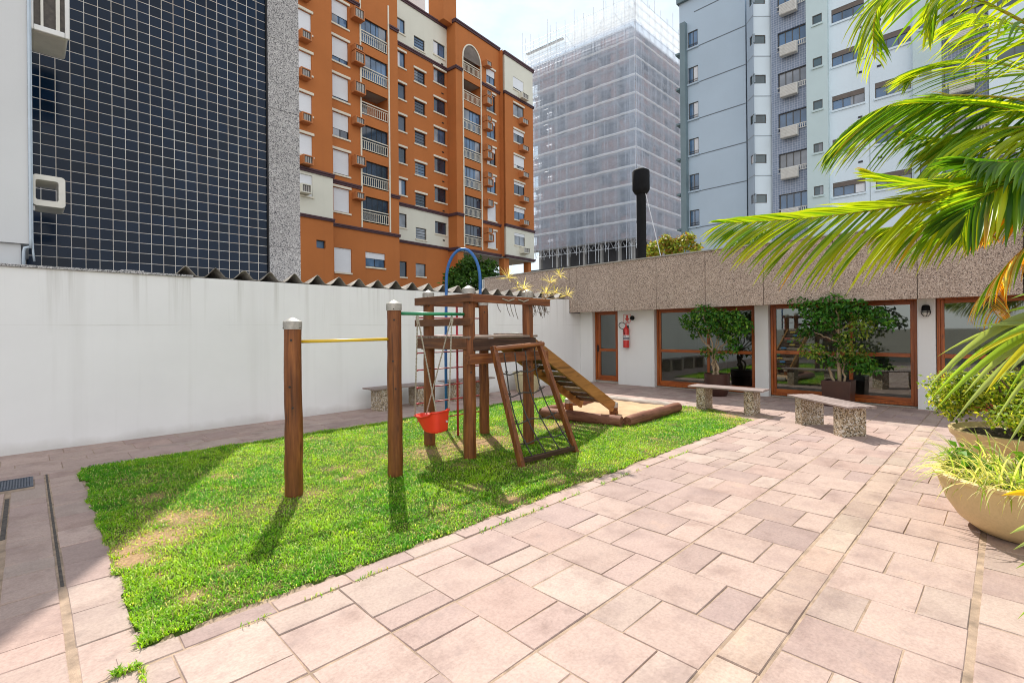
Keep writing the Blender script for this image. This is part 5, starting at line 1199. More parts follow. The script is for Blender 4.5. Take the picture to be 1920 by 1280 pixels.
# ---- foliage helpers
def leaves(name, blobs, n, size, cols, mat, parent, asp=0.45, up=0.3, shell=0.5, seed=1, droop=0.0):
    """many small folded leaves through the volume of a few overlapping clumps"""
    rg = np.random.default_rng(seed); tot = sum(b[1][0]*b[1][1]*b[1][2] for b in blobs); P = []; NRM = []; CI_ = []
    for bi, (c, r) in enumerate(blobs):
        k = max(8, int(n*r[0]*r[1]*r[2]/tot)); d = rg.normal(size=(k,3)); d /= np.linalg.norm(d,axis=1)[:,None]
        rad = shell + (1-shell)*rg.random(k)**0.6; rad = np.where(rg.random(k) < 0.25, rg.random(k)**.5, rad)
        rad *= 0.82+0.36*rg.random(k)
        P.append(np.array(c)+d*rad[:,None]*np.array(r)); NRM.append(d); CI_.append(np.full(k, rg.normal(0,0.16)))
    P = np.concatenate(P); NRM = np.concatenate(NRM); CI_ = np.concatenate(CI_); k = len(P)
    nrm = NRM*0.7 + rg.normal(size=(k,3))*0.6 + np.array([0,0,up]); nrm /= np.linalg.norm(nrm,axis=1)[:,None]
    ax = rg.normal(size=(k,3)) + NRM*0.5 - np.array([0,0,droop]); ax -= nrm*np.sum(ax*nrm,1)[:,None]; ax /= np.linalg.norm(ax,axis=1)[:,None]
    sd = np.cross(nrm, ax); L = size*(0.6+0.7*rg.random(k))[:,None]; W = L*asp
    v = np.zeros((k,6,3)); 
    v[:,0] = P; v[:,1] = P+ax*L*0.45+sd*W*0.5+nrm*L*0.10; v[:,2] = P+ax*L*0.45-nrm*L*0.0; v[:,3] = P+ax*L*0.45-sd*W*0.5+nrm*L*0.10; v[:,4] = P+ax*L-nrm*L*0.12; v[:,5] = P
    b = (np.arange(k)*6)[:,None]
    f = np.concatenate([b+np.array([[0,2,1]]), b+np.array([[1,2,4]]), b+np.array([[0,3,2]]), b+np.array([[2,3,4]])],1).reshape(-1)
    cols = np.array(cols); ci = rg.choice(len(cols), k, p=None); c = cols[ci]*(np.clip(1+CI_+rg.normal(0,0.18,k),0.4,1.8))[:,None]
    col = np.ones((k,6,4)); col[:,:,:3] = c[:,None,:]
    return npmesh(name, v.reshape(-1,3), f, np.full(4*k,3), mat, parent, colors=col.reshape(-1,4))
def branch(b, a, c, r0, r1, wob, rn, n=7):
    a = np.array(a,float); c = np.array(c,float); pts=[]
    for i in range(n+1):
        t = i/n; pts.append(a+(c-a)*t+np.array([rn.uniform(-wob,wob),rn.uniform(-wob,wob),0])*math.sin(math.pi*t))
    b.tube(pts,[r0+(r1-r0)*i/n for i in range(n+1)],8)
M['brownpot'] = plain('brown glazed pot', (0.055,0.020,0.014), 0.35, 0.25, 4); M['potsoil'] = plain('potting soil', (0.05,0.035,0.025), 0.95, 0.4, 20, bmp=0.6); M['pebble'] = plain('white pebbles', (0.55,0.52,0.48), 0.8, 0.3, 60, bmp=0.8)
GREENS = [(0.03,0.12,0.016),(0.04,0.15,0.018),(0.06,0.18,0.02),(0.11,0.25,0.025)]
YGREENS = [(0.18,0.26,0.03),(0.10,0.19,0.02),(0.26,0.29,0.05),(0.06,0.14,0.015)]
# tree 1
px_, py_ = 11.68, 4.88
t = thing('potted_tree', (px_,py_,0), 'bushy potted fig tree with pale twisted stems in a round brown pot', 'potted tree', 'potted trees before the glass doors')
b = MB(); b.lathe([(0.20,0.0),(0.245,0.06),(0.275,0.25),(0.285,0.46),(0.29,0.52),(0.265,0.525),(0.26,0.45),(0.0,0.44)],px_,py_,28); b.build('pot', M['brownpot'], t, auto=40)
b = MB(); rn = random.Random(2)
for k in range(70):
    th = rn.uniform(0,6.28); rr = 0.24*rn.random()**.5; b.lathe([(0.002,0),(0.02,0.008),(0.002,0.018)],px_+rr*math.cos(th),py_+rr*math.sin(th),6,0.45+rn.uniform(0,.02))
b.build('pebbles', M['pebble'], t)
b = MB(); rn = random.Random(4); fork = np.array([px_-.02,py_+.10,1.16])
for k in range(5): branch(b,(px_+rn.uniform(-.10,.10),py_+rn.uniform(-.09,.09),0.43),(px_+rn.uniform(-.03,.03),py_+0.06+rn.uniform(-.05,.05),1.0+rn.uniform(-.1,.2)),0.028,0.02,0.05,rn)
for (dy,dz) in ((0.55,0.75),(0.25,.95),(-.25,.9),(-.55,.62),(0.4,.45),(-.1,.8),(-.35,.35)): branch(b,(px_,py_+0.06,0.98),(px_+rn.uniform(-.15,.15),py_+dy,0.98+dz),0.020,0.006,0.04,rn)
b.build('trunk', M['bark'], t, smooth=True)
bl = [((px_-.05,py_+0.62,1.80),(.30,.30,.27)),((px_,py_+0.30,1.95),(.33,.34,.26)),((px_,py_-.05,1.86),(.34,.36,.27)),((px_+.02,py_-.38,1.78),(.32,.34,.28)),((px_,py_-.62,1.62),(.26,.22,.25)),((px_-.1,py_+0.10,1.62),(.32,.38,.24)),((px_,py_-.3,1.45),(.30,.30,.22)),((px_,py_+0.52,1.52),(.22,.20,.20)),((px_,py_-.42,1.18),(.22,.20,.20)),((px_,py_+0.22,1.05),(.20,.20,.15)),((px_-.05,py_-.1,0.98),(.22,.28,.14))]
bl = [(c_, tuple(q*0.80 for q in r_)) for c_, r_ in bl]
leaves('crown', bl, 2300, 0.095, GREENS+[(0.15,0.27,0.03)], M['leaf'], t, 0.5, 0.5, 0.6, 11, 0.6)
# tree 2
px_, py_ = 11.78, 2.44
t = thing('potted_tree', (px_,py_,0), 'taller potted fig tree with yellow green tips in a square brown pot', 'potted tree', 'potted trees before the glass doors')
b = MB(); 
def sq(w, z): return [(px_-w,py_-w,z),(px_+w,py_-w,z),(px_+w,py_+w,z),(px_-w,py_+w,z)]
b.add(sq(.23,0)+sq(.255,.52)+sq(.225,.52)+sq(.222,.45),[(3,2,1,0)]+[(4*i+k,4*i+(k+1)%4,4*i+4+(k+1)%4,4*i+4+k) for i in range(3) for k in range(4)]+[(12,13,14,15)]); b.build('pot', M['brownpot'], t, bevel=0.006)
b = MB(); rn = random.Random(9)
for k in range(60): b.lathe([(0.002,0),(0.02,0.008),(0.002,0.018)],px_+rn.uniform(-.2,.2),py_+rn.uniform(-.2,.2),6,0.45+rn.uniform(0,.02))
b.build('pebbles', M['pebble'], t)
b = MB(); branch(b,(px_,py_-.02,0.44),(px_,py_,1.85),0.040,0.022,0.02,rn,10); branch(b,(px_-.03,py_+.07,0.44),(px_-.02,py_+0.13,0.95),0.03,0.02,0.05,rn); branch(b,(px_,py_-.09,0.44),(px_,py_-.12,1.0),0.025,0.015,0.04,rn)
for (dy,z0,dz) in ((0.7,1.5,.65),(0.4,1.6,.6),(-.5,1.5,.5),(-.75,1.45,.35),(0.0,1.8,.4),(-.3,1.1,.3),(0.5,0.95,.25),(-.3,.8,.2),(0.4,1.3,.2)): branch(b,(px_,py_,z0),(px_+rn.uniform(-.15,.15),py_+dy,z0+dz),0.018,0.006,0.04,rn)
b.build('trunk', M['bark'], t, smooth=True)
bl = [((px_,py_+0.72,2.13),(.28,.28,.15)),((px_,py_+0.45,1.98),(.34,.34,.28)),((px_,py_+0.08,2.10),(.34,.36,.26)),((px_,py_-.28,1.96),(.34,.34,.28)),((px_,py_-.62,1.84),(.28,.26,.22)),((px_,py_-.84,1.68),(.2,.16,.18)),((px_,py_+0.20,1.72),(.32,.42,.24)),((px_,py_+0.55,1.58),(.24,.24,.22)),((px_,py_-.05,1.34),(.2,.22,.2))]
bl = [(c_, tuple(q*0.74 for q in r_)) for c_, r_ in bl]
leaves('crown', bl, 1900, 0.095, GREENS, M['leaf'], t, 0.5, 0.5, 0.6, 12, 0.6)
bl2 = [((px_-.15,py_-.42,1.60),(.26,.30,.26)),((px_-.1,py_+0.42,1.10),(.26,.30,.22)),((px_-.1,py_-.22,1.12),(.28,.30,.22)),((px_-.15,py_-.15,1.38),(.18,.2,.15)),((px_,py_+.72,1.35),(.12,.12,.12)),((px_-.05,py_-.5,1.0),(.18,.16,.2))]
leaves('lower_foliage', [(c_, tuple(q*0.85 for q in r_)) for c_, r_ in bl2], 950, 0.08, YGREENS, M['leaf'], t, 0.5, 0.5, 0.5, 13, 0.4)
bl3 = [((px_-.05,py_-.35,0.88),(.26,.32,.20)),((px_-.02,py_+0.15,0.92),(.22,.24,.16)),((px_,py_-.55,0.82),(.18,.18,.16))]
leaves('skirt_foliage', [(c_, tuple(q*0.85 for q in r_)) for c_, r_ in bl3], 480, 0.09, GREENS, M['leaf'], t, 0.5, 0.4, 0.5, 14, 0.6)

# ---- cream planter by the wall
M['cream_pot'] = plain('cream planter', (0.55,0.48,0.30), 0.7, 0.12, 3)
t = thing('planter', (9.3,8.85,0), 'plain tapered cream planter standing by the white wall behind the ramp', 'planter')
b = MB(); b.lathe([(0.27,0),(0.28,0.02),(0.36,0.46),(0.385,0.47),(0.385,0.51),(0.35,0.51),(0.34,0.42),(0,0.41)],9.3,8.85,28); b.build('pot', M['cream_pot'], t, auto=40)
b = MB(); b.lathe([(0.335,0.41),(0.33,0.435),(0.0,0.44)],9.3,8.85,20); b.build('soil', M['potsoil'], t)

# ---- terracotta coloured bowls on the right
M['terra'] = plain('ochre clay', (0.63,0.48,0.25), 0.6, 0.14, 2.5, bmp=0.15, fine=0.25)
bx, by = 5.42, -0.10
t = thing('potted_spider_plant', (bx,by,0), 'low round ochre bowl filled with spiky pale spider plant', 'potted plant')
b = MB(); b.lathe([(0.26,0.0),(0.30,0.012),(0.40,0.09),(0.475,0.21),(0.515,0.33),(0.525,0.37),(0.53,0.40),(0.555,0.41),(0.56,0.432),(0.545,0.44),(0.50,0.435),(0.49,0.37),(0.0,0.36)],bx,by,48); b.build('bowl', M['terra'], t, auto=50)
b = MB(); b.lathe([(0.488,0.355),(0.47,0.38),(0.0,0.395)],bx,by,24); b.build('soil', M['potsoil'], t)
def strap(V, F, LT, C, p, d0, L, W, bend, col, nseg=6, fold=0.25, rg=RNG, twist=0.0, tipcol=None):
    """a long narrow leaf that arches over under its own weight"""
    d = norm(d0); base = len(V); up = np.array([0,0,1.0]); sd = norm(np.cross(d, up)) if abs(d[2]) < 0.98 else norm((rg.normal(),rg.normal(),0))
    if twist: sd = norm(sd*math.cos(twist)+np.cross(d,sd)*math.sin(twist))
    q = np.array(p,float); ds = L/nseg
    for i in range(nseg+1):
        t = i/nseg; w = W*(0.55+0.9*t if t < 0.35 else (0.865+0.135*(1-abs(t-0.5)))*(1-((t-0.35)/0.65)**2.2))*0.95 if t < 1 else 0.0006
        n_ = norm(np.cross(sd, d)); c = np.array(col) if tipcol is None else np.array(col)*(1-t**2)+np.array(tipcol)*t**2
        V.append(q-sd*w/2+n_*w*fold); V.append(q-n_*w*fold*0.3); V.append(q+sd*w/2+n_*w*fold); C.extend([(*c,1)]*3)
        if i < nseg:
            d = norm(d + np.array([0,0,-1.0])*bend/nseg*(0.4+1.2*t)); q = q+d*ds
    for i in range(nseg):
        a = base+3*i; F.extend([a,a+1,a+4,a+3, a+1,a+2,a+5,a+4]); LT.extend([4,4])
V,F,LT,C = [],[],[],[]; rg = np.random.default_rng(21)
for k in range(620):
    th = rg.uniform(0,2*np.pi); rr = 0.47*rg.random()**.5; p = (bx+rr*math.cos(th),by+rr*math.sin(th),0.39); o = th+rg.normal(0,.7); el = rg.uniform(0.35,1.35)
    pale = rg.random() < 0.55; col = np.array((0.60,0.60,0.30) if pale else (0.28,0.40,0.08))*rg.uniform(.7,1.15)
    strap(V,F,LT,C,p,(math.cos(o)*math.cos(el),math.sin(o)*math.cos(el),math.sin(el)),rg.uniform(.22,.46),rg.uniform(.009,.017),rg.uniform(1.2,2.8),col,6,0.2,rg)
npmesh('spider_plant', np.array(V), F, LT, M['palm'], t, colors=np.array(C))
leaves('broad_leaves', [((bx+.18,by+0.36,0.50),(.14,.14,.08)),((bx+.35,by-.1,0.47),(.12,.2,.07))], 120, 0.10, [(0.08,0.22,0.02),(0.13,0.28,0.03)], M['leaf'], t, 0.55, 0.8, 0.3, 22)
sx0, sy0 = 6.9, -0.12
t = thing('potted_shrub', (sx0,sy0,0), 'tall ochre pot holding a spreading small leaved yellow green shrub', 'potted plant')
b = MB(); b.lathe([(0.34,0.0),(0.37,0.02),(0.52,0.46),(0.56,0.50),(0.575,0.56),(0.54,0.565),(0.50,0.52),(0.0,0.51)],sx0,sy0,40); b.build('pot', M['terra'], t, auto=40)
b = MB(); b.lathe([(0.50,0.50),(0.45,0.525),(0.0,0.53)],sx0,sy0,20); b.build('soil', M['potsoil'], t)
b = MB(); rn = random.Random(31)
for k in range(18):
    th = rn.uniform(0,6.28); q = rn.uniform(.3,.75); branch(b,(sx0+rn.uniform(-.1,.1),sy0+rn.uniform(-.1,.1),0.52),(sx0+q*math.cos(th),sy0+q*math.sin(th)*0.9,0.75+rn.uniform(0,.55)),0.018,0.005,0.05,rn)
b.build('stems', plain('shrub stem', (0.13,0.085,0.05), 0.9, 0.3, 20), t, smooth=True)
rn = random.Random(5); bl = []
for k in range(30):
    th = rn.uniform(0,6.28); q = rn.uniform(.15,.72); bl.append(((sx0+q*math.cos(th),sy0+q*math.sin(th),0.86+rn.uniform(-.20,.24)*(1.1-q)),(rn.uniform(.16,.26),)*2+(rn.uniform(.12,.2),)))
bl += [((sx0-.2,sy0+.52,.80),(.2,.2,.16)),((sx0-.1,sy0+.45,.95),(.2,.18,.14)),((sx0+.1,sy0+.6,.85),(.2,.16,.16))]
leaves('crown', bl, 15000, 0.042, [(0.26,0.34,0.03),(0.16,0.25,0.02),(0.38,0.40,0.05),(0.08,0.15,0.012)], M['palm'], t, 0.6, 0.5, 0.45, 23)

# ---- palm: arching feather fronds from a crown beyond the right edge
CB = np.array([4.60,-0.76,2.60])
t = thing('palm', (CB[0],CB[1],0), 'large feathery palm with bright yellow green arching fronds and some dying orange ones', 'palm tree')
b = MB(); tr = [(CB[0]+0.03*math.sin(i*1.7),CB[1]+0.02*math.cos(i*1.3),-0.1+(CB[2]+0.1)*i/14) for i in range(15)]; b.tube(tr,[0.105-0.003*i+(0.006 if i%2 else 0) for i in range(15)],16); b.build('trunk', M['bark'], t, smooth=True)
YG, GR, DG, OR_, BR, PALE = (0.30,0.40,0.02),(0.12,0.26,0.015),(0.045,0.13,0.012),(0.62,0.30,0.015),(0.42,0.25,0.07),(0.42,0.46,0.22)
def frond(tip, mid, nl, LL_, WW, cols, seed, hang=0.8, lean=0.8, start=0.1, zn=-0.45, zf=0.2, base=CB, upper=0.8, rachis=(0.40,0.36,0.08), name='frond', par=None, tipc=(1.25,1.08,0.8), dead=0.03):
    rg = np.random.default_rng(seed); P0 = np.array(base,float); P1 = np.array(tip,float); PM = np.array(mid,float); Cc = 2*PM-0.5*(P0+P1)
    bz = lambda s: (1-s)**2*P0+2*s*(1-s)*Cc+s*s*P1; tg = lambda s: norm(2*(1-s)*(Cc-P0)+2*s*(P1-Cc))
    V,F,LT,C = [],[],[],[]
    n = 24
    for i in range(n+1):
        s = i/n; p = bz(s); d = tg(s); sd = norm(np.cross(d,(0,0,1))); u = np.cross(sd,d); r = 0.012*(1-s)+0.0025
        for k in range(6):
            th = 2*math.pi*k/6; V.append(p+r*(sd*math.cos(th)+u*math.sin(th)*0.7)); C.append((*(np.array(rachis)*rg.uniform(.9,1.1)),1))
    for i in range(n):
        for k in range(6): F.extend([i*6+k,i*6+(k+1)%6,(i+1)*6+(k+1)%6,(i+1)*6+k]); LT.append(4)
    for i in range(nl):
        s = start+(1-start)*(i+0.5)/nl; s = min(0.995, s+rg.normal(0,.003)); d = tg(s); sd = norm(np.cross(d,(0,0,1)))
        prof = min(1,0.5+1.8*(s-start))*(1-0.72*max(0,(s-0.5)/0.5)**1.6)
        for side in (-1,1):
            l = LL_*prof*rg.uniform(.92,1.06)*(upper if side > 0 else 1.0); ln_ = lean*(0.75+0.75*s)
            z = (zf if side > 0 else zn)*rg.uniform(.75,1.25)
            dd = norm(d*ln_+sd*side*0.75+np.array([0,0,z])+rg.normal(0,.035,3))
            c = np.array(cols[rg.integers(len(cols))])*rg.uniform(.8,1.2)
            tip_ = np.array(OR_)*0.9 if rg.random() < dead else c*np.array(tipc)
            strap(V,F,LT,C,bz(s),dd,0.8*l,0.68*WW*(0.75+0.35*prof),hang*rg.uniform(.8,1.2)*(0.6 if side > 0 else 1),c,7,0.30,rg,rg.normal(0.35*side,.2),tip_)
    return npmesh(name, np.array(V), F, LT, M['palm'], par or t, colors=np.array(C), smooth=True)
frond(at(1357,418,3.64),at(1700,385,3.20),96,1.0,0.042,[YG,GR,YG,YG],1,0.4,1.0,0.22,-0.95,0.45,upper=0.6)
frond(at(1562,272,3.92),at(1765,180,3.44),88,0.92,0.038,[GR,DG,GR,YG],2,0.5,0.95,0.06,-1.05,-0.3)
frond(at(1640,112,3.52),at(1745,-30,3.28),46,0.80,0.036,[YG,YG,GR],3,1.0,0.6,0.1,-0.6,-0.3)
frond(at(1640,330,3.12),at(1880,345,2.88),40,0.62,0.048,[YG,YG,GR],4,0.25,1.1,0.1,-0.25,0.45,upper=1.0)
frond(at(1850,440,3.20),at(1920,385,3.04),36,0.42,0.030,[OR_,YG,GR,BR],6,0.7,0.8,0.1,-0.5,0.1,dead=.3)
frond(at(1878,600,3.36),at(1905,480,3.12),40,0.42,0.022,[BR,OR_,BR,GR,PALE],7,1.6,0.5,0.1,-0.5,-0.2,rachis=(0.4,0.28,0.1))
frond(at(1770,190,3.44),at(1900,205,3.12),36,0.72,0.034,[GR,GR,YG],8,0.35,1.1,0.1,-0.15,0.35,upper=1.0)
frond(at(1820,300,2.72),at(1960,300,2.72),44,0.62,0.044,[DG,GR],9,0.6,0.9,0.1,-0.4,0.3)
frond(at(1800,30,3.92),at(1930,60,3.44),54,0.68,0.036,[YG,GR],10,1.1,0.7,0.1,-0.5,-0.1)
frond(at(1700,250,3.84),at(1880,270,3.44),52,0.60,0.036,[GR,DG,YG],16,0.8,0.9,0.1,-0.7,0.2)
frond(at(1760,330,4.32),at(1930,300,3.84),52,0.62,0.036,[YG,GR],18,0.8,0.8,0.1,-0.6,0.2)
frond(at(1700,150,4.00),at(1870,120,3.68),40,0.80,0.034,[GR,YG,YG],20,0.6,1.0,0.1,-0.5,0.2)
frond(at(1740,60,3.36),at(1880,-60,3.12),38,0.75,0.036,[YG,YG,GR],21,1.2,0.6,0.1,-0.6,-0.2)
frond(at(1760,300,3.28),at(1900,240,3.04),50,0.75,0.044,[YG,GR,YG],22,0.7,0.9,0.1,-0.6,0.2)
frond(at(1810,420,2.64),at(1930,330,2.64),44,0.66,0.046,[GR,DG,YG],23,0.6,0.9,0.1,-0.5,0.3)
frond(at(1650,430,4.00),at(1840,390,3.52),60,0.70,0.042,[YG,GR,YG],25,0.8,0.9,0.1,-0.8,0.1)
frond(CB+np.array([1.6,-1.2,0.3]),CB+np.array([0.9,-.7,1.0]),44,0.55,0.036,[YG,GR],13)
frond(CB+np.array([-.4,-2.0,0.0]),CB+np.array([-.2,-1.0,0.9]),44,0.55,0.036,[YG,GR],14)
frond(CB+np.array([2.0,0.6,0.5]),CB+np.array([1.0,.2,1.0]),44,0.55,0.036,[DG,GR],15)

# ---- broad strap leaved plant lower right
DB = np.array([5.0,-0.62,1.50])
t = thing('strap_leaved_plant', (DB[0],DB[1],0), 'clump of long broad pale green strap leaves arching in over the shrub from the right', 'plant')
b = MB(); b.tube([(DB[0]+.1,DB[1]-.1,-.1),(DB[0]+.05,DB[1]-.05,.8),tuple(DB)],[0.06,0.05,0.045],12); b.build('stem', M['stemgreen'], t, smooth=True)
def strapleaf(k, tip, rise, W, col, seed):
    rg = np.random.default_rng(seed); P1 = np.array(tip,float); P0 = DB+rg.normal(0,.04,3); PM = (P0+P1)/2+np.array([0,0,rise]); Cc = 2*PM-0.5*(P0+P1)
    V,F,LT,C = [],[],[],[]; n = 14; nv = norm(np.array([-.55,-.5,0.55])+rg.normal(0,.28,3)+np.array([0.25,-.25,0])*k)
    for i in range(n+1):
        s = i/n; p = (1-s)**2*P0+2*s*(1-s)*Cc+s*s*P1; d = norm(2*(1-s)*(Cc-P0)+2*s*(P1-Cc)); sd = norm(np.cross(d,(0,0,1))); sd = norm(np.cross(d, nv)); u = np.cross(sd,d)
        w = W*min(1,0.45+2.2*s)*(1-max(0,(s-0.45)/0.55)**2)+0.001; c = np.array(col)*(1+0.15*math.sin(9*s))
        for q, o in ((-0.5,.16),(-.18,0.02),(0,-.05),(.18,.02),(.5,.16)): V.append(p+sd*w*q+u*w*o); C.append((*(c*(1.0 if abs(q) < .4 else 1.15)),1))
    for i in range(n):
        for j in range(4): a = i*5+j; F.extend([a,a+1,a+6,a+5]); LT.append(4)
    return npmesh('leaf', np.array(V), F, LT, M['palm'], t, colors=np.array(C), smooth=True)
S1_, S2_, S3_ = (0.22,0.30,0.13),(0.20,0.34,0.05),(0.42,0.42,0.03)
for i,(px,py,dp,rise,W,c) in enumerate(((1733,735,3.3,.32,.060,S1_),(1752,770,3.1,.30,.055,S2_),(1742,752,3.45,.26,.05,S2_),(1788,790,3.0,.28,.055,S1_),(1805,742,3.3,.26,.06,S1_),(1845,740,2.9,.22,.055,S3_),(1758,668,3.6,.18,.035,S1_),(1825,612,3.2,.05,.05,S1_),(1870,590,3.3,.10,.04,S2_),(1775,700,3.8,.30,.045,S2_),(1868,720,3.2,.25,.06,S1_),(1800,690,3.0,.2,.05,S3_),(1890,700,2.7,.2,.055,S1_),(1905,770,2.9,.22,.05,S2_),(1885,840,2.8,.20,.045,S1_),(1840,690,3.9,.28,.045,S1_),(1895,560,3.6,.14,.045,S2_),(1910,520,3.2,.08,.045,S1_),(1862,795,3.3,.25,.045,S1_),(1815,655,3.4,.2,.04,S3_),(1850,650,2.9,.15,.05,S2_),(1885,745,3.5,.3,.05,S2_))):
    strapleaf((-1)**i*rnd.uniform(.2,.9), at(px,py,dp), rise, W*1.05, c, 100+i)
for i in range(14):
    th = rnd.uniform(0,6.28); q = rnd.uniform(.6,1.1)
    if math.cos(th-2.4) > 0.75: continue
    strapleaf(rnd.uniform(-.8,.8), DB+np.array([q*math.cos(th),q*math.sin(th),rnd.uniform(-.5,.3)]), .3, .05, (S1_,S2_)[i%2], 200+i)
# low leaves at the very edge
b_ = at(1960,960,2.6); DB_keep = DB; DB = np.array([b_[0]+.1,b_[1]-.25,0.5])
t = thing('strap_leaved_plant', (DB[0],DB[1],0), 'low plant at the right edge with one yellow leaf and narrow pale leaf tips', 'plant')
for i,(px,py,dp,rise,W,c) in enumerate(((1878,928,2.75,.10,.06,(0.62,0.42,0.02)),(1893,1000,2.5,.12,.06,S1_),(1900,1030,2.6,.1,.04,S1_),(1905,1065,2.5,.06,.03,S2_),(1908,1160,2.4,.05,.03,S2_),(1900,905,2.9,.1,.05,S2_))): strapleaf(0.4*(-1)**i, at(px,py,dp), rise, W, c, 300+i)
b = MB(); b.tube([(DB[0],DB[1],-.05),(DB[0],DB[1],0.3),tuple(DB)],[.04,.035,.03],10); b.build('stem', M['stemgreen'], t, smooth=True)
DB = DB_keep

# ---- spiky plant tied to the tower beam
t = thing('spiky_plant', (5.2,4.7,1.95), 'spiky plant with star shaped cream leaf tufts, tied to the end of the tower beam', 'plant')
b = MB(); rn = random.Random(8); root = np.array([5.25,4.72,1.98])
rg = np.random.default_rng(44)
for (px,py,dp,r,nn_) in ((953,516,7.05,.19,26),(982,536,6.8,.18,26),(1031,524,7.2,.16,24),(1049,510,7.4,.15,22),(1024,544,7.0,.15,24),(1041,543,7.15,.15,24),(1064,548,7.1,.16,24),(970,533,7.3,.11,14)):
    p = at(px,py+6,dp); branch(b, root+np.array([rn.uniform(-.05,.05),0,0]), p, 0.012, 0.007, 0.05, rn); V,F,LT,C = [],[],[],[]
    for k in range(nn_):
        th = rg.uniform(0,2*np.pi); el = rg.uniform(-.15,1.4); col = np.array((0.62,0.54,0.34) if rg.random() < .7 else (0.46,0.44,0.18))*rg.uniform(.75,1.15)
        strap(V,F,LT,C,p,(math.cos(th)*math.cos(el),math.sin(th)*math.cos(el),math.sin(el)),r*rg.uniform(.7,1.15),0.010,rg.uniform(.1,.6),col,4,0.2,rg)
    npmesh('leaf_tuft', np.array(V), F, LT, M['palm'], t, colors=np.array(C))
b.build('stems', M['bark'], t, smooth=True)
b = MB()
for k in range(16): 
    x = 5.15+rn.uniform(-.1,.22); b.tube([(x,4.7,1.95),(x+rn.uniform(-.05,.05),4.69,1.86),(x+rn.uniform(-.08,.08),4.69,1.80+rn.uniform(-.06,.06))],0.004,5)
for (x,l) in ((4.36,.09),(4.53,.14),(4.60,.15),(4.68,.18),(4.95,.08)): b.tube([(x,4.68,1.95),(x+.02,4.67,1.93-l*.5),(x+.06,4.67,1.93-l)],0.004,5)
b.build('roots', plain('dry root', (0.10,0.075,0.05), 0.9), t)
b = MB()
for (xa,xb) in ((4.40,4.62),(4.70,4.90)): b.tube([(xa,4.622,2.01),((xa+xb)/2,4.618,1.985),(xb,4.622,2.015)],0.008,6)
b.build('tie_rope', M['rope'], t, smooth=True)

# ---- bushes beyond the fascia and before the orange building
t = thing('bush', (15.6,7.4,3.2), 'yellow green bush top showing over the fascia beside the black flue', 'bush')
bl = []
for k,(px,py,dp,r) in enumerate(((1228,468,17.3,.55),(1250,455,17.3,.5),(1278,456,17.4,.5),(1292,448,17.4,.42),(1305,466,17.4,.4),(1265,470,17.2,.6),(1215,478,17.2,.4))): c = at(px,py,dp); bl.append((tuple(c),(r*.55,r*.55,r*.5)))
leaves('crown', bl, 2600, 0.13, [(0.26,0.30,0.03),(0.16,0.24,0.02),(0.34,0.34,0.05),(0.30,0.16,0.04)], M['leaf'], t, 0.55, 0.5, 0.3, 61)
b = MB(); branch(b,tuple(at(1262,610,17.3)),tuple(at(1260,470,17.3)),.05,.02,.05,rn); b.build('trunk', M['bark'], t)
t = thing('bush', (15.6,6.0,3.2), 'sparse light green bush showing over the fascia under the palm frond tip', 'bush')
bl = []
for (px,py,dp,r) in ((1375,462,17.0,.4),(1395,455,17.0,.4),(1425,448,17,.5),(1440,440,17,.4)): c = at(px,py,dp); bl.append((tuple(c),(r*.6,r*.6,r*.5)))
leaves('crown', bl, 900, 0.11, [(0.20,0.30,0.04),(0.12,0.22,0.02)], M['leaf'], t, 0.5, 0.5, 0.3, 62)
b = MB(); branch(b,tuple(at(1400,600,17)),tuple(at(1405,458,17)),.04,.02,.05,rn); b.build('trunk', M['bark'], t)
t = thing('tree', tuple(at(880,600,33)*np.array([1,1,0])), 'dark green garden tree before the open ground storey of the orange building', 'tree')
bl = []
for (px,py,dp,r) in ((852,520,33,1.0),(872,508,33,1.1),(892,500,33.5,1.0),(905,512,33,1.0),(918,500,34,.8),(878,492,34,.8),(860,530,32,1.0),(900,528,32.5,1.0),(842,538,32,.8),(925,520,33,.7)): c = at(px,py,dp); bl.append((tuple(c),(r*.7,r*.7,r*.6)))
leaves('crown', bl, 3600, 0.30, [(0.03,0.085,0.012),(0.045,0.11,0.015),(0.07,0.15,0.02)], M['leaf'], t, 0.5, 0.5, 0.4, 63)
b = MB(); branch(b,tuple(at(880,600,33)*np.array([1,1,0])),tuple(at(880,515,33)),.14,.06,.1,rn); b.build('trunk', M['bark'], t)
t = thing('railing', tuple(at(925,560,30)), 'pale upright bar railing beside the garden tree', 'railing')
b = MB(); p0, p1 = at(905,525,30), at(962,515,33)
for k in range(26): p = p0+(p1-p0)*k/25; b.box(p[0]-.025,p[0]+.025,p[1]-.025,p[1]+.025,p[2]-1.3,p[2])
b.bar(p0,p1,.06,.06); b.build('bars', M['acwhite'], t)
# ================================================================ LIGHT, SKY, CAMERA
SUN_EL, SUN_AZ = R(50.5), R(60)       # direction towards the sun, azimuth from +X to +Y
w = bpy.data.worlds.new('World'); scene.world = w; w.use_nodes = True
nt = w.node_tree; bg = nt.nodes['Background']
sky = nt.nodes.new('ShaderNodeTexSky'); sky.sky_type = 'NISHITA'; sky.sun_disc = False; sky.sun_elevation = SUN_EL; sky.sun_rotation = R(90)-SUN_AZ
sky.air_density = 1.0; sky.dust_density = 1.2; sky.ozone_density = 1.0; sky.altitude = 50
tc = nt.nodes.new('ShaderNodeTexCoord'); mp = nt.nodes.new('ShaderNodeMapping'); mp.inputs['Scale'].default_value = (1.2,1.2,3.0); nt.links.new(tc.outputs['Generated'], mp.inputs['Vector'])
n = noise(nt, mp.outputs['Vector'], 2.2, 7, 0.6)
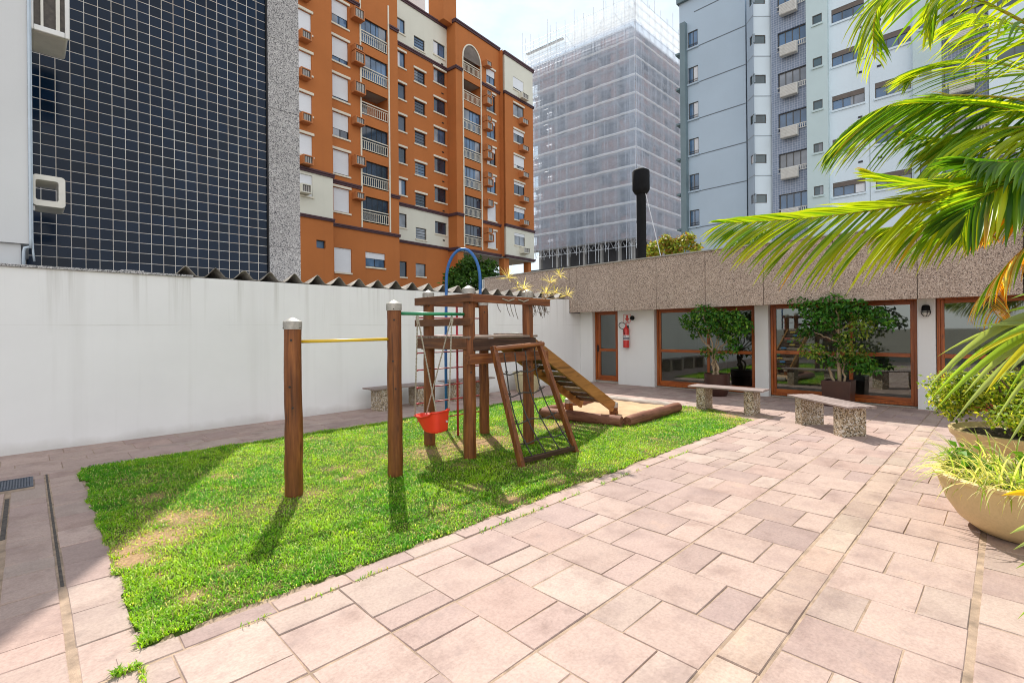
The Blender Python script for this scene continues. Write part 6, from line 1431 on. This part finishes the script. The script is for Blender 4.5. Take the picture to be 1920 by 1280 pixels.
# unseen cloud added opposite the sun to light facades, thin cloud on the sun's side
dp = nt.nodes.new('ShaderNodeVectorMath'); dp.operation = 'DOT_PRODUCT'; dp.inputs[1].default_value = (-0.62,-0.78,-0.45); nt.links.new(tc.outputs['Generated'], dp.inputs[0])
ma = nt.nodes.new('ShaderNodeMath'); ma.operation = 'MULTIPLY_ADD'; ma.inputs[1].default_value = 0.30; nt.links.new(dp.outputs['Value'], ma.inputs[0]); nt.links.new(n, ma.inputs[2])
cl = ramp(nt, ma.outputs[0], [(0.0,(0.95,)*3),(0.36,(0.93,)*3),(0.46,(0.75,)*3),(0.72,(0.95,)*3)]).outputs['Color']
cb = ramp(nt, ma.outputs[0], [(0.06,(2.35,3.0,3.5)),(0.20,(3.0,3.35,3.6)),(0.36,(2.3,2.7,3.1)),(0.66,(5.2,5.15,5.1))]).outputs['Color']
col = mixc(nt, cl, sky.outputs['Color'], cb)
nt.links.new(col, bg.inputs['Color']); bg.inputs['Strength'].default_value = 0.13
sd = bpy.data.lights.new('sun', 'SUN'); sd.energy = 2.95; sd.angle = R(0.53); sd.color = (1.0,0.95,0.86)
so_ = bpy.data.objects.new('sun', sd); link(so_)
dv = Vector((math.cos(SUN_EL)*math.cos(SUN_AZ), math.cos(SUN_EL)*math.sin(SUN_AZ), math.sin(SUN_EL)))
so_.rotation_euler = (-dv).to_track_quat('-Z','Y').to_euler(); so_.location = (20,40,60)
cd = bpy.data.cameras.new('camera'); cd.sensor_width = 36; cd.lens = FPX/1920*36; cd.shift_y = -21/1920; cd.clip_start = 0.05; cd.clip_end = 2000
co = bpy.data.objects.new('camera', cd); link(co); scene.camera = co
m = Matrix((tuple(rt), tuple(upv), tuple(-fwd))).transposed().to_4x4(); m.translation = Vector(tuple(CAM)); co.matrix_world = m
vs_ = scene.view_settings; vs_.view_transform = 'Standard'; vs_.look = 'None'; vs_.gamma = 1; vs_.exposure = 1.25
scene.display_settings.display_device = 'sRGB'
cy = scene.cycles; cy.pixel_filter_type = 'BLACKMAN_HARRIS'; cy.filter_width = 1.05; cy.max_bounces = 8; cy.diffuse_bounces = 4; cy.transparent_max_bounces = 24; cy.use_denoising = True; cy.sample_clamp_indirect = 6; cy.caustics_reflective = False; cy.caustics_refractive = False
